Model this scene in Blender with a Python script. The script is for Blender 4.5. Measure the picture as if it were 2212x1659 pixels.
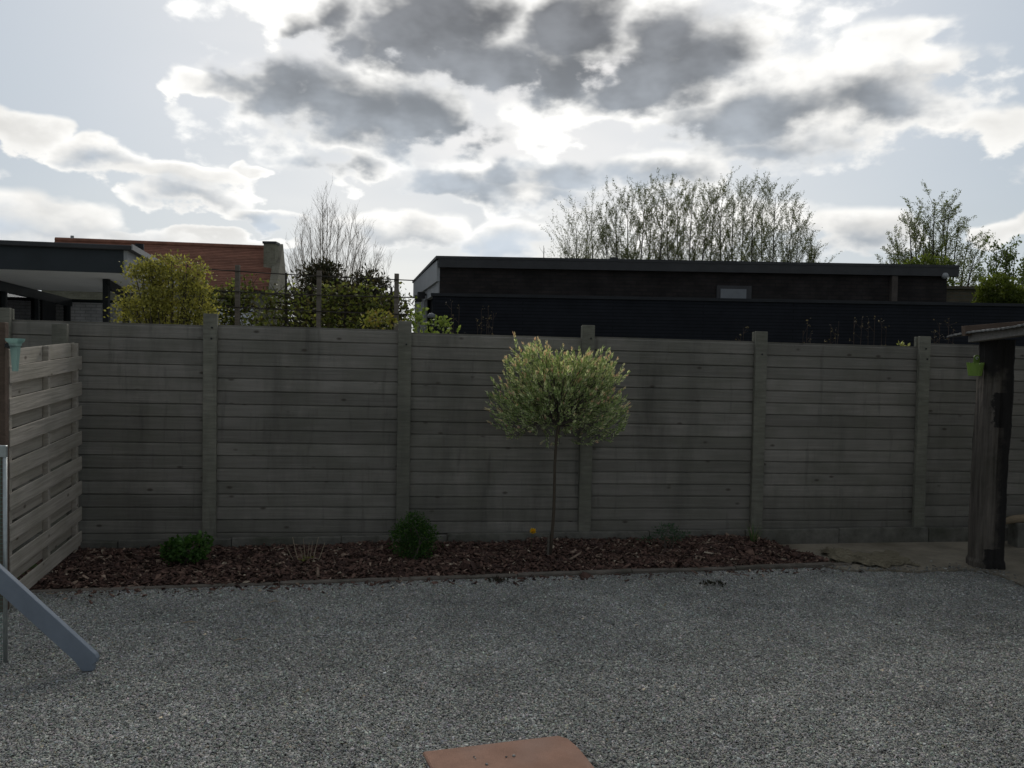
import bpy, bmesh, math, random
import numpy as np
from mathutils import Vector, Matrix, Euler
R = math.radians
rnd = random.Random(7); rng = np.random.default_rng(7)
scene = bpy.context.scene
for o in list(bpy.data.objects): bpy.data.objects.remove(o)

# ------------------------------------------------------------------ camera
FPX, CX, CY = 1814.0, 1106.0, 829.5          # pixel units of the 2212 px wide view of the photograph
CAM = Vector((0, 0, 1.90)); ROLL = 0.018; PITCH = -0.0339
cam = bpy.data.cameras.new('camera'); camo = bpy.data.objects.new('camera', cam)
scene.collection.objects.link(camo)
cam.sensor_width = 36; cam.lens = 36 * FPX / 2212; cam.clip_start = 0.05; cam.clip_end = 2000
CM = Matrix.Rotation(math.pi / 2 + PITCH, 3, 'X') @ Matrix.Rotation(ROLL, 3, 'Z')
camo.matrix_world = Matrix.Translation(CAM) @ CM.to_4x4()
scene.camera = camo
def ray(x, y): return (CM @ Vector(((x - CX) / FPX, (CY - y) / FPX, -1))).normalized()
def at(x, y, Y):
    d = ray(x, y); return CAM + d * ((Y - CAM.y) / d.y)
def ground(x, y, z=0.0):
    d = ray(x, y); return CAM + d * ((z - CAM.z) / d.z)

# ------------------------------------------------------------------ world, sun, exposure
SUN_EL, SUN_AZ = R(31), R(-2)                 # azimuth from +Y towards +X
world = bpy.data.worlds.new('World'); scene.world = world; world.use_nodes = True
SKY_STRENGTH = 0.06
def build_sky():
    nt = world.node_tree; nt.nodes.clear(); N = nt.nodes; Lk = nt.links
    def new(t, **k):
        n = N.new(t)
        for a, b in k.items(): setattr(n, a, b)
        return n
    def con(sock, v):
        if isinstance(v, bpy.types.NodeSocket): Lk.new(v, sock)
        else: sock.default_value = v
    def M(op, a, b=0.0, c=None, clamp=False):
        n = new('ShaderNodeMath', operation=op, use_clamp=clamp); con(n.inputs[0], a); con(n.inputs[1], b)
        if c is not None: con(n.inputs[2], c)
        return n.outputs[0]
    def V(op, a, b=None):
        n = new('ShaderNodeVectorMath', operation=op); con(n.inputs[0], a)
        if b is not None: con(n.inputs[1], b)
        return n.outputs['Value'] if op in ('LENGTH', 'DOT_PRODUCT') else n.outputs['Vector']
    def smooth(x, a, b, lo=0.0, hi=1.0):
        n = new('ShaderNodeMapRange', interpolation_type='SMOOTHSTEP'); con(n.inputs[0], x)
        for i, q in enumerate((a, b, lo, hi)): con(n.inputs[i + 1], q)
        return n.outputs[0]
    def noise(vec, scale, detail, rough=0.55, dist=0.0, dims='2D'):
        n = new('ShaderNodeTexNoise', noise_dimensions=dims); con(n.inputs['Vector'], vec); n.inputs['Scale'].default_value = scale
        n.inputs['Detail'].default_value = detail; n.inputs['Roughness'].default_value = rough; n.inputs['Distortion'].default_value = dist
        return n.outputs['Fac']
    def mixc(f, a, b):
        n = new('ShaderNodeMix', data_type='RGBA'); con(n.inputs[0], f)
        for s, v in ((n.inputs[6], a), (n.inputs[7], b)):
            con(s, v if isinstance(v, bpy.types.NodeSocket) else (*v, 1))
        return n.outputs[2]
    d = V('NORMALIZE', new('ShaderNodeTexCoord').outputs['Generated'])
    sp = new('ShaderNodeSeparateXYZ'); Lk.new(d, sp.inputs[0])
    az = M('ARCTAN2', sp.outputs[0], sp.outputs[1]); el = M('ARCSINE', sp.outputs[2])
    cb = new('ShaderNodeCombineXYZ'); Lk.new(az, cb.inputs[0]); Lk.new(el, cb.inputs[1]); ae = cb.outputs[0]
    cb2 = new('ShaderNodeCombineXYZ'); Lk.new(az, cb2.inputs[0]); Lk.new(M('MULTIPLY', el, 1.7), cb2.inputs[1]); st = cb2.outputs[0]
    n1 = noise(st, 15, 7, 0.51); n2 = noise(V('ADD', st, (3.1, 1.7, .4)), 9, 4, 0.5)
    n3 = noise(V('ADD', st, (7.7, 4.2, .9)), 24, 3, 0.5)
    wv = new('ShaderNodeCombineXYZ'); Lk.new(M('MULTIPLY_ADD', n2, .16, -.08), wv.inputs[0]); Lk.new(M('MULTIPLY_ADD', n1, .05, -.025), wv.inputs[1])
    aew = V('ADD', ae, wv.outputs[0])
    def blobs(lst):
        cur = None
        for b in lst:
            x, y, rx, ry = b[:4]; s = b[4] if len(b) > 4 else 1.0
            c = ray(x, y); ca, ce = math.atan2(c.x, c.y), math.asin(c.z); sx, sy = FPX / rx * math.cos(ca) ** -0.3, FPX / ry
            n = new('ShaderNodeVectorMath', operation='MULTIPLY_ADD'); Lk.new(aew, n.inputs[0]); n.inputs[1].default_value = (sx, sy, 0); n.inputs[2].default_value = (-ca * sx, -ce * sy, 0)
            v = M('MULTIPLY_ADD', V('LENGTH', n.outputs[0]), -s, s)
            cur = v if cur is None else M('SMOOTH_MAX', cur, v, 0.15)
        return M('MAXIMUM', cur, -1.2)
    cloud = [(1130, 60, 600, 150), (780, 235, 290, 125), (600, 40, 120, 65), (1750, 225, 350, 120), (1500, 150, 250, 150),
             (1130, 400, 230, 62, 1.3), (430, 180, 105, 34, 1.2), (770, 362, 110, 40, 1.3), (170, 315, 80, 32, 1.4), (250, 345, 100, 34, 1.4), (400, 378, 200, 34, 1.4), (400, 425, 125, 32, 1.4), (585, 375, 30, 22, 1.4),
             (70, 480, 130, 62, 1.2), (20, 285, 70, 42, 1.3), (555, 468, 120, 24, 1.6), (850, 495, 140, 42, 1.4), (1110, 520, 120, 52, 1.3), (300, 522, 160, 20, 1.6), (480, 520, 200, 20, 1.6),
             (1920, 95, 80, 50, .8), (2040, 150, 130, 42, .8), (2150, 270, 90, 40, .8), (1800, 500, 150, 50, 1.2), (1430, 372, 150, 46, 1.2), (2190, 495, 60, 30, 1.2),
             (1250, 250, 240, 60, .7), (1650, 325, 200, 50, .8), (1560, 480, 220, 55, .8), (-250, 330, 160, 60), (2450, 380, 180, 70), (900, -300, 500, 150), (1500, -420, 420, 140), (200, -260, 260, 90), (2000, -250, 300, 100)]
    core = [(640, 195, 150, 75), (740, 235, 175, 80), (860, 250, 150, 75), (930, 290, 150, 48), (640, 75, 70, 40, .6), (725, 40, 80, 60, .7),
            (960, 40, 150, 80), (920, 105, 180, 75), (1060, 150, 230, 72), (850, 110, 140, 50, .8), (1235, 70, 135, 115), (1180, 165, 250, 62),
            (1440, 85, 140, 62, .8), (1500, 125, 150, 65), (1400, 160, 180, 65), (1370, 200, 150, 52), (1640, 245, 200, 50, .8), (1850, 218, 170, 52, .85), (1560, 275, 170, 48, .75), (1660, 328, 170, 34, .5),
            (1010, 400, 115, 40, .9), (1090, 370, 60, 34, .7), (1235, 382, 120, 42, .85), (1210, 432, 110, 26, .5), (750, 358, 95, 30, .7), (850, 515, 130, 26, .5), (400, 425, 80, 24, .5), (580, 478, 90, 15, .5), (1430, 375, 120, 30, .5),
            (1120, 530, 100, 32, .5), (90, 500, 120, 26, .3), (1800, 520, 110, 34, .45), (225, 340, 60, 20, .45), (900, -300, 400, 100, .8), (1500, -420, 330, 100, .8)]
    dm = M('MULTIPLY_ADD', M('SUBTRACT', n1, .5), 1.6, blobs(cloud))
    # same kind of broken cloud over the part of the sky that is out of the picture
    gen = M('MULTIPLY_ADD', M('SUBTRACT', noise(V('MULTIPLY', d, (1, 1, 1.8)), 3.2, 5, .58, 0.0, '3D'), .53), 4.0, 0)
    fwd = V('DOT_PRODUCT', d, tuple(ray(CX, CY - 250)))
    out = smooth(fwd, .80, .66)
    dm = M('MAXIMUM', dm, M('ADD', gen, M('MULTIPLY_ADD', out, 3.0, -3.0)))
    alpha = smooth(dm, -0.10, 0.32)
    cr = M('MULTIPLY_ADD', M('SUBTRACT', n2, .5), .9, blobs(core))
    cr = M('MULTIPLY_ADD', M('SUBTRACT', M('MULTIPLY', M('ADD', n3, n1), .5), .5), 1.3, cr)
    genc = M('MULTIPLY', smooth(gen, .25, 1.0), M('MULTIPLY', out, .55))
    thick = M('MAXIMUM', smooth(cr, -.36, .60), genc)
    sv = (math.sin(SUN_AZ) * math.cos(SUN_EL), math.cos(SUN_AZ) * math.cos(SUN_EL), math.sin(SUN_EL))
    cs = M('MAXIMUM', V('DOT_PRODUCT', d, sv), 0.0)
    glow = M('POWER', cs, 10.0)
    sky = new('ShaderNodeTexSky', sky_type='NISHITA', sun_disc=False, sun_elevation=SUN_EL, sun_rotation=SUN_AZ, altitude=30, dust_density=1.6)
    # thin high veil between the cumulus
    veilf = M('MULTIPLY_ADD', noise(V('MULTIPLY', st, (1, 2.2, 1)), 4, 2, .5), .35, M('MULTIPLY_ADD', glow, .25, .52), clamp=True)
    skyc = V('SCALE', sky.outputs[0]); skyc.node.inputs['Scale'].default_value = SKY_STRENGTH
    wide = M('POWER', M('MULTIPLY_ADD', V('DOT_PRODUCT', d, sv), .5, .5), 3.0)
    veilc = V('SCALE', mixc(glow, (.775, .88, .985), (.96, .955, .955))); Lk.new(M('MULTIPLY_ADD', glow, .06, M('MULTIPLY_ADD', wide, .38, .21)), veilc.node.inputs['Scale'])
    base = mixc(veilf, skyc, veilc)
    lit = V('SCALE', (1.0, .99, .96)); Lk.new(M('MULTIPLY_ADD', glow, .20, M('MULTIPLY_ADD', wide, .40, .36)), lit.node.inputs['Scale'])
    rim = smooth(dm, 1.0, .20, 0, 1)
    body = M('MULTIPLY_ADD', smooth(n1, .3, .7, 0, 1), .16, .78)
    litv = V('SCALE', lit); Lk.new(M('ADD', M('MULTIPLY', rim, .16), body), litv.node.inputs['Scale'])
    grey = mixc(smooth(el, .10, .42), (.37, .41, .455), (.15, .156, .168))
    greyv = V('SCALE', grey); Lk.new(smooth(n2, .3, .7, .78, 1.3), greyv.node.inputs['Scale'])
    cc = mixc(thick, litv, greyv)
    col = mixc(alpha, base, cc)
    hz = smooth(el, -0.02, 0.16, .55, 0.0)
    col = mixc(hz, col, (.60, .655, .71))
    bg = new('ShaderNodeBackground'); Lk.new(col, bg.inputs[0]); bg.inputs[1].default_value = 1.0
    o = new('ShaderNodeOutputWorld'); Lk.new(bg.outputs[0], o.inputs[0])
build_sky()
world.cycles.sampling_method = 'MANUAL'; world.cycles.sample_map_resolution = 512
sl = bpy.data.lights.new('sun', 'SUN'); sl.energy = 1.0; sl.angle = R(26); sl.color = (1, .95, .87)
so = bpy.data.objects.new('sun', sl); scene.collection.objects.link(so)
so.rotation_euler = Vector((-math.sin(SUN_AZ) * math.cos(SUN_EL), -math.cos(SUN_AZ) * math.cos(SUN_EL), -math.sin(SUN_EL))).to_track_quat('-Z', 'Y').to_euler()
so.location = (0, 30, 20)
vs = scene.view_settings; vs.view_transform = 'Standard'; vs.look = 'None'; vs.gamma = 1; vs.exposure = 0.42; vs.use_curve_mapping = False
scene.render.engine = 'CYCLES'
scene.cycles.max_bounces = 6; scene.cycles.transparent_max_bounces = 12
scene.render.resolution_x = 1024; scene.render.resolution_y = 768

# ------------------------------------------------------------------ materials
def mat(name, col=(.5, .5, .5), rough=.85, spec=.25, metal=0.0, var=.25, scale=8.0, bump=.3, bscale=40.0, stretch=(1, 1, 1), rand=.12, stain=0.0, stain_col=(.05, .05, .04), stain_scale=2.0, attr=False):
    m = bpy.data.materials.new(name); m.use_nodes = True; nt = m.node_tree; N = nt.nodes; L = nt.links
    b = N['Principled BSDF']; b.inputs['Roughness'].default_value = rough; b.inputs['Metallic'].default_value = metal
    b.inputs['Specular IOR Level'].default_value = spec
    tc = N.new('ShaderNodeTexCoord'); oi = N.new('ShaderNodeObjectInfo')
    add = N.new('ShaderNodeVectorMath'); add.operation = 'ADD'
    sc = N.new('ShaderNodeVectorMath'); sc.operation = 'SCALE'; sc.inputs[0].default_value = (37, 19, 53); L.new(oi.outputs['Random'], sc.inputs['Scale'])
    mp = N.new('ShaderNodeVectorMath'); mp.operation = 'MULTIPLY'; mp.inputs[1].default_value = stretch
    L.new(tc.outputs['Object'], add.inputs[0]); L.new(sc.outputs[0], add.inputs[1]); L.new(add.outputs[0], mp.inputs[0])
    n = N.new('ShaderNodeTexNoise'); n.inputs['Scale'].default_value = scale; n.inputs['Detail'].default_value = 8; n.inputs['Roughness'].default_value = .65; L.new(mp.outputs[0], n.inputs['Vector'])
    mr = N.new('ShaderNodeMapRange'); mr.inputs[1].default_value = .28; mr.inputs[2].default_value = .72; mr.inputs[3].default_value = 1 - var; mr.inputs[4].default_value = 1 + var; L.new(n.outputs['Fac'], mr.inputs[0])
    rr = N.new('ShaderNodeMapRange'); rr.inputs[3].default_value = 1 - rand; rr.inputs[4].default_value = 1 + rand; L.new(oi.outputs['Random'], rr.inputs[0])
    mu = N.new('ShaderNodeMath'); mu.operation = 'MULTIPLY'; L.new(mr.outputs[0], mu.inputs[0]); L.new(rr.outputs[0], mu.inputs[1])
    cs = N.new('ShaderNodeVectorMath'); cs.operation = 'SCALE'; L.new(mu.outputs[0], cs.inputs['Scale'])
    if attr:
        a = N.new('ShaderNodeAttribute'); a.attribute_name = 'col'; L.new(a.outputs['Color'], cs.inputs[0])
    else: cs.inputs[0].default_value = col
    out = cs.outputs[0]
    if stain:
        n2 = N.new('ShaderNodeTexNoise'); n2.inputs['Scale'].default_value = stain_scale; n2.inputs['Detail'].default_value = 6; L.new(mp.outputs[0], n2.inputs['Vector'])
        m2 = N.new('ShaderNodeMapRange'); m2.inputs[1].default_value = .48; m2.inputs[2].default_value = .75; m2.inputs[4].default_value = stain; L.new(n2.outputs['Fac'], m2.inputs[0])
        mx = N.new('ShaderNodeMix'); mx.data_type = 'RGBA'; L.new(m2.outputs[0], mx.inputs[0]); L.new(out, mx.inputs[6]); mx.inputs[7].default_value = (*stain_col, 1); out = mx.outputs[2]
    L.new(out, b.inputs['Base Color'])
    if bump:
        nb = N.new('ShaderNodeTexNoise'); nb.inputs['Scale'].default_value = bscale; nb.inputs['Detail'].default_value = 5; L.new(mp.outputs[0], nb.inputs['Vector'])
        bp = N.new('ShaderNodeBump'); bp.inputs['Strength'].default_value = bump; bp.inputs['Distance'].default_value = .01; L.new(nb.outputs['Fac'], bp.inputs['Height']); L.new(bp.outputs[0], b.inputs['Normal'])
    return m
def wood(name, col, knots=True, var=.28, rand=.14, moss=.25, drips=False):
    m = mat(name, col, .9, .15, var=var, scale=1.0, bump=.5, bscale=1.6, stretch=(1.6, 34, 34), rand=rand)
    nt = m.node_tree; N = nt.nodes; L = nt.links; b = N['Principled BSDF']
    src = b.inputs['Base Color'].links[0].from_socket
    add = [n for n in N if n.type == 'VECT_MATH' and n.operation == 'ADD'][0].outputs[0]
    def blend(fac, col, sock):
        mx = N.new('ShaderNodeMix'); mx.data_type = 'RGBA'; L.new(fac, mx.inputs[0]); L.new(sock, mx.inputs[6]); mx.inputs[7].default_value = (*col, 1); return mx.outputs[2]
    # greyed / greenish weathering blotches
    n2 = N.new('ShaderNodeTexNoise'); n2.inputs['Scale'].default_value = 3.2; n2.inputs['Detail'].default_value = 5; L.new(add, n2.inputs['Vector'])
    r2 = N.new('ShaderNodeMapRange'); r2.inputs[1].default_value = .42; r2.inputs[2].default_value = .75; r2.inputs[4].default_value = moss * 2; L.new(n2.outputs['Fac'], r2.inputs[0])
    src = blend(r2.outputs[0], (col[0] * .62, col[1] * .66, col[2] * .58), src)
    if drips:                                      # dark water runs and damp blotches that cross the boards
        ge = N.new('ShaderNodeNewGeometry')
        for scl, lo, hi, amt, c3 in (((2.6, 2.6, .55), .50, .72, .62, (.075, .072, .06)), ((.8, .8, .9), .47, .70, .5, (.10, .098, .08)), ((11, 11, 1.3), .58, .72, .45, (.07, .066, .055))):
            mv = N.new('ShaderNodeVectorMath'); mv.operation = 'MULTIPLY'; mv.inputs[1].default_value = scl; L.new(ge.outputs['Position'], mv.inputs[0])
            nn = N.new('ShaderNodeTexNoise'); nn.inputs['Scale'].default_value = 1.0; nn.inputs['Detail'].default_value = 6; nn.inputs['Roughness'].default_value = .62; L.new(mv.outputs[0], nn.inputs['Vector'])
            q = N.new('ShaderNodeMapRange'); q.inputs[1].default_value = lo; q.inputs[2].default_value = hi; q.inputs[4].default_value = amt; L.new(nn.outputs['Fac'], q.inputs[0])
            src = blend(q.outputs[0], c3, src)
    if knots:
        vo = N.new('ShaderNodeTexVoronoi'); vo.inputs['Scale'].default_value = 1.0
        ms = N.new('ShaderNodeVectorMath'); ms.operation = 'MULTIPLY'; ms.inputs[1].default_value = (3.3, 6.5, 6.5); L.new(add, ms.inputs[0]); L.new(ms.outputs[0], vo.inputs['Vector'])
        r3 = N.new('ShaderNodeMapRange'); r3.inputs[1].default_value = .05; r3.inputs[2].default_value = .12; r3.inputs[3].default_value = .8; r3.inputs[4].default_value = 0; L.new(vo.outputs['Distance'], r3.inputs[0])
        src = blend(r3.outputs[0], (col[0] * .25, col[1] * .22, col[2] * .2), src)
    L.new(src, b.inputs['Base Color'])
    return m
def leafmat(name, trans=.4, rough=.55):
    m = bpy.data.materials.new(name); m.use_nodes = True; nt = m.node_tree; N = nt.nodes; L = nt.links
    b = N['Principled BSDF']; b.inputs['Roughness'].default_value = rough; b.inputs['Specular IOR Level'].default_value = .3
    a = N.new('ShaderNodeAttribute'); a.attribute_name = 'col'
    L.new(a.outputs['Color'], b.inputs['Base Color'])
    t = N.new('ShaderNodeBsdfTranslucent'); g = N.new('ShaderNodeVectorMath'); g.operation = 'MULTIPLY'; g.inputs[1].default_value = (1.15, 1.15, .7)
    L.new(a.outputs['Color'], g.inputs[0]); L.new(g.outputs[0], t.inputs[0])
    mx = N.new('ShaderNodeMixShader'); mx.inputs[0].default_value = trans; L.new(b.outputs[0], mx.inputs[1]); L.new(t.outputs[0], mx.inputs[2])
    L.new(mx.outputs[0], N['Material Output'].inputs['Surface'])
    return m
def brickmat(name, c1, c2, mortar, scale, bw=.5, rh=.25, bump=.5, rough=.9, msize=.02, var=.25, plane='XZ'):
    m = mat(name, c1, rough, .2, var=var, scale=3, bump=0)
    nt = m.node_tree; N = nt.nodes; L = nt.links; b = N['Principled BSDF']
    src = b.inputs['Base Color'].links[0].from_node
    tc = [n for n in N if n.type == 'TEX_COORD'][0]
    sp = N.new('ShaderNodeSeparateXYZ'); cb = N.new('ShaderNodeCombineXYZ'); L.new(tc.outputs['Object'], sp.inputs[0])
    L.new(sp.outputs[0 if plane[0] == 'X' else 1], cb.inputs[0]); L.new(sp.outputs[2], cb.inputs[1])
    br = N.new('ShaderNodeTexBrick'); L.new(cb.outputs[0], br.inputs['Vector']); br.inputs['Scale'].default_value = scale
    br.inputs['Color1'].default_value = (*c1, 1); br.inputs['Color2'].default_value = (*c2, 1); br.inputs['Mortar'].default_value = (*mortar, 1)
    br.inputs['Mortar Size'].default_value = msize; br.inputs['Brick Width'].default_value = bw; br.inputs['Row Height'].default_value = rh
    L.new(br.outputs['Color'], src.inputs[0])
    bp = N.new('ShaderNodeBump'); bp.invert = True; bp.inputs['Strength'].default_value = bump; bp.inputs['Distance'].default_value = .01; L.new(br.outputs['Fac'], bp.inputs['Height']); L.new(bp.outputs[0], b.inputs['Normal'])
    return m
WOOD = wood('weathered_grey_wood', (.225, .207, .18), var=.17, rand=.19, moss=.3, drips=True)
POSTW = wood('grey_post_wood', (.205, .196, .158), knots=False, drips=True)
SLAT = wood('pale_slat_wood', (.40, .355, .30), rand=.10, moss=.25)
BROWNPOST = wood('brown_post_wood', (.12, .085, .065), knots=False)
OLDOAK = wood('old_sleeper_wood', (.13, .112, .095), knots=False, var=.6)
TAR = mat('tar', (.018, .017, .017), .6, .4, bscale=60, bump=.6)
CONC = mat('concrete', (.15, .142, .122), .95, .1, scale=9, var=.35, stain=.8, stain_col=(.055, .058, .04), stain_scale=3, bscale=90, bump=.5)
PATHC = mat('path_concrete', (.27, .235, .18), .95, .1, scale=3, var=.35, stain=.75, stain_col=(.12, .10, .07), stain_scale=1.4, bscale=60, bump=.6)
EDGE = mat('edging_concrete', (.145, .125, .105), .95, .1, scale=14, stain=.7, stain_col=(.05, .05, .035), stain_scale=5, bscale=80, bump=.7)
SLABM = mat('terracotta_slab', (.40, .235, .17), .9, .15, scale=4, var=.22, stain=.55, stain_col=(.47, .33, .27), stain_scale=3.5, bscale=420, bump=.8)
CHIP = mat('slate_chip', rough=.75, spec=.3, attr=True, var=.15, scale=60, bump=0, rand=0)
def _dust():
    nt = CHIP.node_tree; N = nt.nodes; L = nt.links; b = N['Principled BSDF']; src = b.inputs['Base Color'].links[0].from_socket; ge = N.new('ShaderNodeNewGeometry')
    for sc, rg in ((.9, .16), (4.0, .14)):
        no = N.new('ShaderNodeTexNoise'); no.inputs['Scale'].default_value = sc; no.inputs['Detail'].default_value = 5; L.new(ge.outputs['Position'], no.inputs['Vector'])
        q = N.new('ShaderNodeMapRange'); q.inputs[1].default_value = .3; q.inputs[2].default_value = .7; q.inputs[3].default_value = 1 - rg; q.inputs[4].default_value = 1 + rg; L.new(no.outputs['Fac'], q.inputs[0])
        m = N.new('ShaderNodeVectorMath'); m.operation = 'SCALE'; L.new(src, m.inputs[0]); L.new(q.outputs[0], m.inputs['Scale']); src = m.outputs[0]
    L.new(src, b.inputs['Base Color'])
_dust()
BARK = mat('bark_chip', rough=.9, spec=.15, attr=True, var=.3, scale=50, bump=.4, bscale=150, rand=0)
DARKSOIL = mat('dark_soil', (.045, .032, .025), .95, .05, scale=20)
GRAVELB = mat('gravel_bed', (.11, .115, .11), .95, .05, scale=60)
GRASS = mat('field_grass', (.06, .085, .03), .95, .05, scale=2, var=.4)
TRUNK = mat('tree_bark', (.10, .085, .07), .9, .1, scale=12, stretch=(1, 1, .3))
DTRUNK = mat('dark_bark', (.055, .047, .04), .9, .1, scale=12)
TWIG = mat('dry_twig', (.30, .24, .17), .9, .1, rand=.25)
LEAF = leafmat('leaf', .45); DLEAF = leafmat('far_leaf', .5); WLEAF = leafmat('willow_leaf', .55); NEEDLE = leafmat('needle', .12)
BLACKP = mat('black_paint', (.02, .021, .024), .7, .3, scale=3, bump=.2)
FASCIA = mat('anthracite_fascia', (.028, .034, .038), .6, .3, scale=2, bump=.1)
WHITEP = mat('white_render', (.74, .74, .73), .9, .2, var=.06, scale=1.5, bump=.1)
LGREY = mat('light_grey_cladding', (.30, .30, .30), .8, .25, var=.1, scale=2, bump=.1)
DGREY = mat('dark_grey_trim', (.045, .044, .045), .6, .3, scale=3, bump=.1)
GALV = mat('galvanised_metal', (.45, .48, .47), .45, .5, .7, var=.15, scale=20, bump=.1)
BLUEG = mat('blue_grey_paint', (.195, .225, .265), .6, .3, var=.12, scale=6, bscale=400, bump=.25, rand=0)
LIMEP = mat('lime_plastic', (.17, .27, .045), .45, .4, var=.08, bump=0)
WHITECH = mat('white_chip', (.75, .75, .72), .6, .3, var=.1, bump=0)
YELLOW = mat('yellow_petal', (.85, .48, .02), .7, .2, var=.15, scale=60, bump=0)
COIR = mat('coir_fibre', (.19, .165, .115), .98, .05, scale=30, var=.5, stretch=(.3, 2, 1), bscale=120, bump=.8)
CORR = mat('weathered_roof_sheet', (.16, .16, .155), .8, .25, scale=6, var=.4, stain=.6, stain_col=(.06, .06, .05))
WHITEBRICK = brickmat('white_brick', (.78, .78, .80), (.72, .72, .74), (.50, .50, .52), 1, .22, .07, msize=.008)
BARNBRICK = brickmat('barn_brick', (.034, .027, .025), (.025, .021, .020), (.023, .021, .020), 1, .22, .07, msize=.010, var=.45)
BLACKBRICK = brickmat('black_wall', (.017, .0185, .024), (.0155, .017, .022), (.008, .009, .011), 1, 3.0, .055, msize=.006, bump=.35)
STONEB = brickmat('pale_brick', (.20, .185, .14), (.16, .15, .11), (.22, .2, .16), 1, .22, .07, msize=.010)
REDB = brickmat('mossy_brick', (.13, .10, .07), (.10, .085, .055), (.10, .095, .075), 1, .22, .07, msize=.010)
ROOFT = mat('clay_tile', (.20, .09, .06), .85, .2, var=.3, scale=3, rand=.14, bump=.3, bscale=8)
GLASSW = bpy.data.materials.new('window_glass'); GLASSW.use_nodes = True
def _glass():
    nt = GLASSW.node_tree; N = nt.nodes; L = nt.links; N.clear()
    g = N.new('ShaderNodeBsdfGlossy'); g.inputs['Roughness'].default_value = .02; t = N.new('ShaderNodeBsdfTransparent'); t.inputs[0].default_value = (.75, .8, .78, 1)
    f = N.new('ShaderNodeFresnel'); f.inputs[0].default_value = 1.9; mx = N.new('ShaderNodeMixShader'); o = N.new('ShaderNodeOutputMaterial')
    L.new(f.outputs[0], mx.inputs[0]); L.new(t.outputs[0], mx.inputs[1]); L.new(g.outputs[0], mx.inputs[2]); L.new(mx.outputs[0], o.inputs[0])
_glass()
FROST = mat('frosted_pane', (.16, .17, .18), .35, .5, var=.2, scale=4, bump=0)
TEAL = bpy.data.materials.new('teal_plastic'); TEAL.use_nodes = True
def _teal():
    nt = TEAL.node_tree; N = nt.nodes; L = nt.links; b = N['Principled BSDF']; b.inputs['Base Color'].default_value = (.32, .44, .41, 1); b.inputs['Roughness'].default_value = .3
    t = N.new('ShaderNodeBsdfTranslucent'); t.inputs[0].default_value = (.36, .50, .46, 1); tr = N.new('ShaderNodeBsdfTransparent'); tr.inputs[0].default_value = (.75, .88, .85, 1)
    m1 = N.new('ShaderNodeMixShader'); m1.inputs[0].default_value = .4; L.new(b.outputs[0], m1.inputs[1]); L.new(t.outputs[0], m1.inputs[2])
    m2 = N.new('ShaderNodeMixShader'); m2.inputs[0].default_value = .25; L.new(m1.outputs[0], m2.inputs[1]); L.new(tr.outputs[0], m2.inputs[2]); L.new(m2.outputs[0], N['Material Output'].inputs[0])
_teal()

# ------------------------------------------------------------------ mesh helpers
COL = scene.collection
def link(o, parent=None):
    COL.objects.link(o)
    if parent is not None: o.parent = parent
    return o
def tag(o, label=None, cat=None, group=None, kind=None):
    if label: o['label'] = label
    if cat: o['category'] = cat
    if group: o['group'] = group
    if kind: o['kind'] = kind
    return o
def empty(name, loc, label, cat, group=None):
    o = bpy.data.objects.new(name, None); o.empty_display_size = .1; o.location = loc; link(o); return tag(o, label, cat, group)
def org(parent):
    v = Vector((0, 0, 0))
    while parent is not None: v = v + parent.location; parent = parent.parent
    return v
def np_mesh(name, V, F, col=None, mat_=None, smooth=False):
    V = np.asarray(V, dtype=np.float32); F = np.asarray(F, dtype=np.int32); k = F.shape[1]
    me = bpy.data.meshes.new(name); me.vertices.add(len(V)); me.vertices.foreach_set('co', V.ravel())
    me.loops.add(F.size); me.loops.foreach_set('vertex_index', F.ravel()); me.polygons.add(len(F))
    me.polygons.foreach_set('loop_start', np.arange(0, F.size, k, dtype=np.int32))
    try: me.polygons.foreach_set('loop_total', np.full(len(F), k, dtype=np.int32))
    except Exception: pass
    if smooth: me.polygons.foreach_set('use_smooth', np.ones(len(F), dtype=bool))
    me.update(calc_edges=True)
    if col is not None:
        a = me.color_attributes.new('col', 'FLOAT_COLOR', 'POINT'); c = np.ones((len(V), 4), dtype=np.float32); c[:, :3] = col; a.data.foreach_set('color', c.ravel())
    if mat_: me.materials.append(mat_)
    return me
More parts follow.
